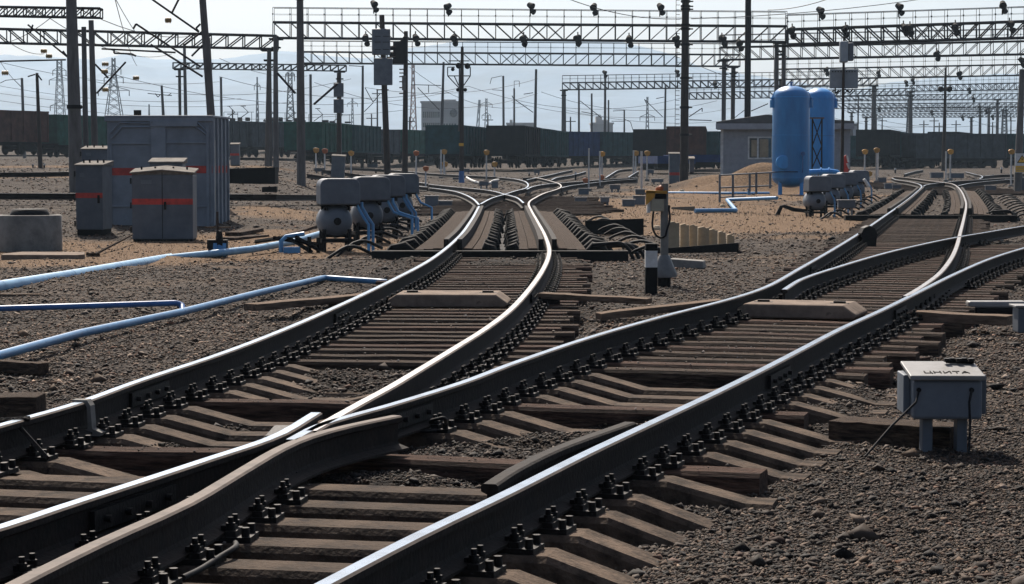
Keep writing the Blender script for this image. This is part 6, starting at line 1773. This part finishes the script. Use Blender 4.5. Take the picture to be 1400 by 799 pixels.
for j in range(2): b.b2(-2.2 * k, 12 * k, -.1, -.0975, zl + (2.2 + j * 3.4) * k, zl + (3.0 + j * 3.4) * k)
b.build('lettering', M['fence'], t)
# red and white barrier board by the mast
p0 = at(1153, 238, 92); t = thing('barrier_board', 'red board with a white slanted edge at the foot of the right signal mast', 'barrier board', tuple(p0)); k = 92 / F_PX
b = MB(); b.prism([(-1 * k, 0), (5 * k, -1 * k), (8 * k, 6 * k), (4 * k, 26 * k), (1 * k, 24 * k)], 0, .1); b.build('board', M['red'], t)
for z0_, z1_ in ((7, 14.5), (16, 25)): b = MB(); b.prism([(3.6 * k, z1_ * k), (6.2 * k, z1_ * k), (9 * k - (z0_ - 7) * .12 * k, z0_ * k), (6.5 * k - (z0_ - 7) * .12 * k, z0_ * k)], -.02, .08); b.build('white_edge', M['white'], t)
# white cable trough and hose by the blue foot mast
cable([gp(638, 243, .2), gp(645, 247, .1), gp(655, 250, .08), gp(668, 251, .1), gp(676, 247, .2), gp(690, 246, .1)], .07, 'white curved cable duct by the blue footed mast', 'white', 'cable_duct')
cable([at(1181, 245, 74), at(1184, 249, 74), at(1188, 256, 74)], .05, 'short white hose beyond the right control units', 'white', 'hose')

# ------------------------------------------------------------------ overhead wires
rw = random.Random(12)
def wire(a, c, sag, label, r=.022, grp='overhead wires of the yard'):
    A, C_ = at(*a), at(*c); pts = []
    for j in range(13):
        u = j / 12; q = A.lerp(C_, u); q.z -= sag * 4 * u * (1 - u); pts.append(q)
    b = MB(); b.path(pts, r, 5); tag(b.build('overhead_wire', M['wire'], None, tuple(A)), label, 'wire', grp)
W1 = 'thin sagging overhead wire above the yard wagons'
wires = [((-20, 114, 240), (330, 135, 260), 1), ((-20, 80, 200), (300, 112, 230), 1), ((0, 138, 240), (560, 150, 260), 1.5), ((0, 128, 240), (420, 138, 250), 1), ((140, 98, 190), (620, 125, 230), 2), ((120, 110, 210), (480, 108, 230), 1.5), ((300, 105, 200), (640, 118, 215), 1.5), ((430, 113, 215), (735, 128, 245), 2),
         ((500, 120, 215), (735, 108, 245), 1), ((560, 92, 210), (720, 145, 250), 1.5), ((640, 118, 250), (940, 132, 270), 2), ((700, 140, 260), (1000, 148, 290), 1.5), ((740, 126, 245), (980, 138, 250), 1.5), ((770, 150, 280), (1060, 155, 300), 1.5), ((960, 92, 160), (1150, 110, 190), 1), ((1090, 126, 240), (1420, 150, 300), 3), ((1170, 168, 300), (1240, 140, 320), .5), ((1180, 160, 300), (1215, 152, 320), .3),
         ((1180, 130, 270), (1420, 132, 290), 2), ((1200, 170, 320), (1420, 168, 340), 2), ((148, -20, 110), (200, 62, 200), .3), ((155, -10, 110), (187, 90, 210), .5), ((-20, 30, 120), (60, 74, 160), .5), ((60, 20, 120), (235, 74, 190), 1), ((100, 8, 110), (285, 45, 160), .8), ((760, -8, 120), (935, 26, 130), .4), ((945, 26, 130), (1420, -30, 150), .5), ((1050, 14, 130), (1150, -8, 120), .2), ((0, 60, 170), (75, 20, 120), .3), ((300, 80, 200), (420, 104, 230), .6), ((20, 110, 200), (0, 84, 190), .1), ((1010, 118, 250), (1300, 170, 340), 2), ((1300, 150, 330), (1420, 180, 330), 1)]
for a, c, sg in wires: wire(a, c, sg, W1)
for (x, y, d_) in ((1290, 196, 118),): pass
# extra far masts along the horizon on the right
for i, (x, yt, yb, dd_) in enumerate([(1198, 157, 178, 330), (1206, 160, 178, 340), (1263, 165, 182, 330), (1277, 160, 182, 335), (1284, 168, 182, 340), (1307, 165, 182, 330), (1357, 167, 184, 330), (1382, 160, 184, 335), (1245, 150, 180, 320), (516, 122, 182, 300), (508, 156, 180, 310), (780, 160, 182, 300), (1173, 130, 182, 300), (318, 150, 168, 300), (667, 158, 180, 300), (560, 160, 178, 300)]):
    p = at(x, yb, dd_); k = dd_ / F_PX; t = thing('far_mast', 'short thin far mast standing up behind the wagons', 'mast', (p.x, dd_, T0(p.x, dd_)), 0, 'short thin far masts behind the wagons')
    H = at(x, yt, dd_).z - t.location.z
    b = MB(); b.tube((0, 0, 0), (0, 0, H), .13, .09, n=6); b.build('shaft', M['pole'], t)
    b = MB(); b.strut((-.7, 0, H - .6), (.7, 0, H - .6), .08); b.build('crossarm', M['truss'], t)
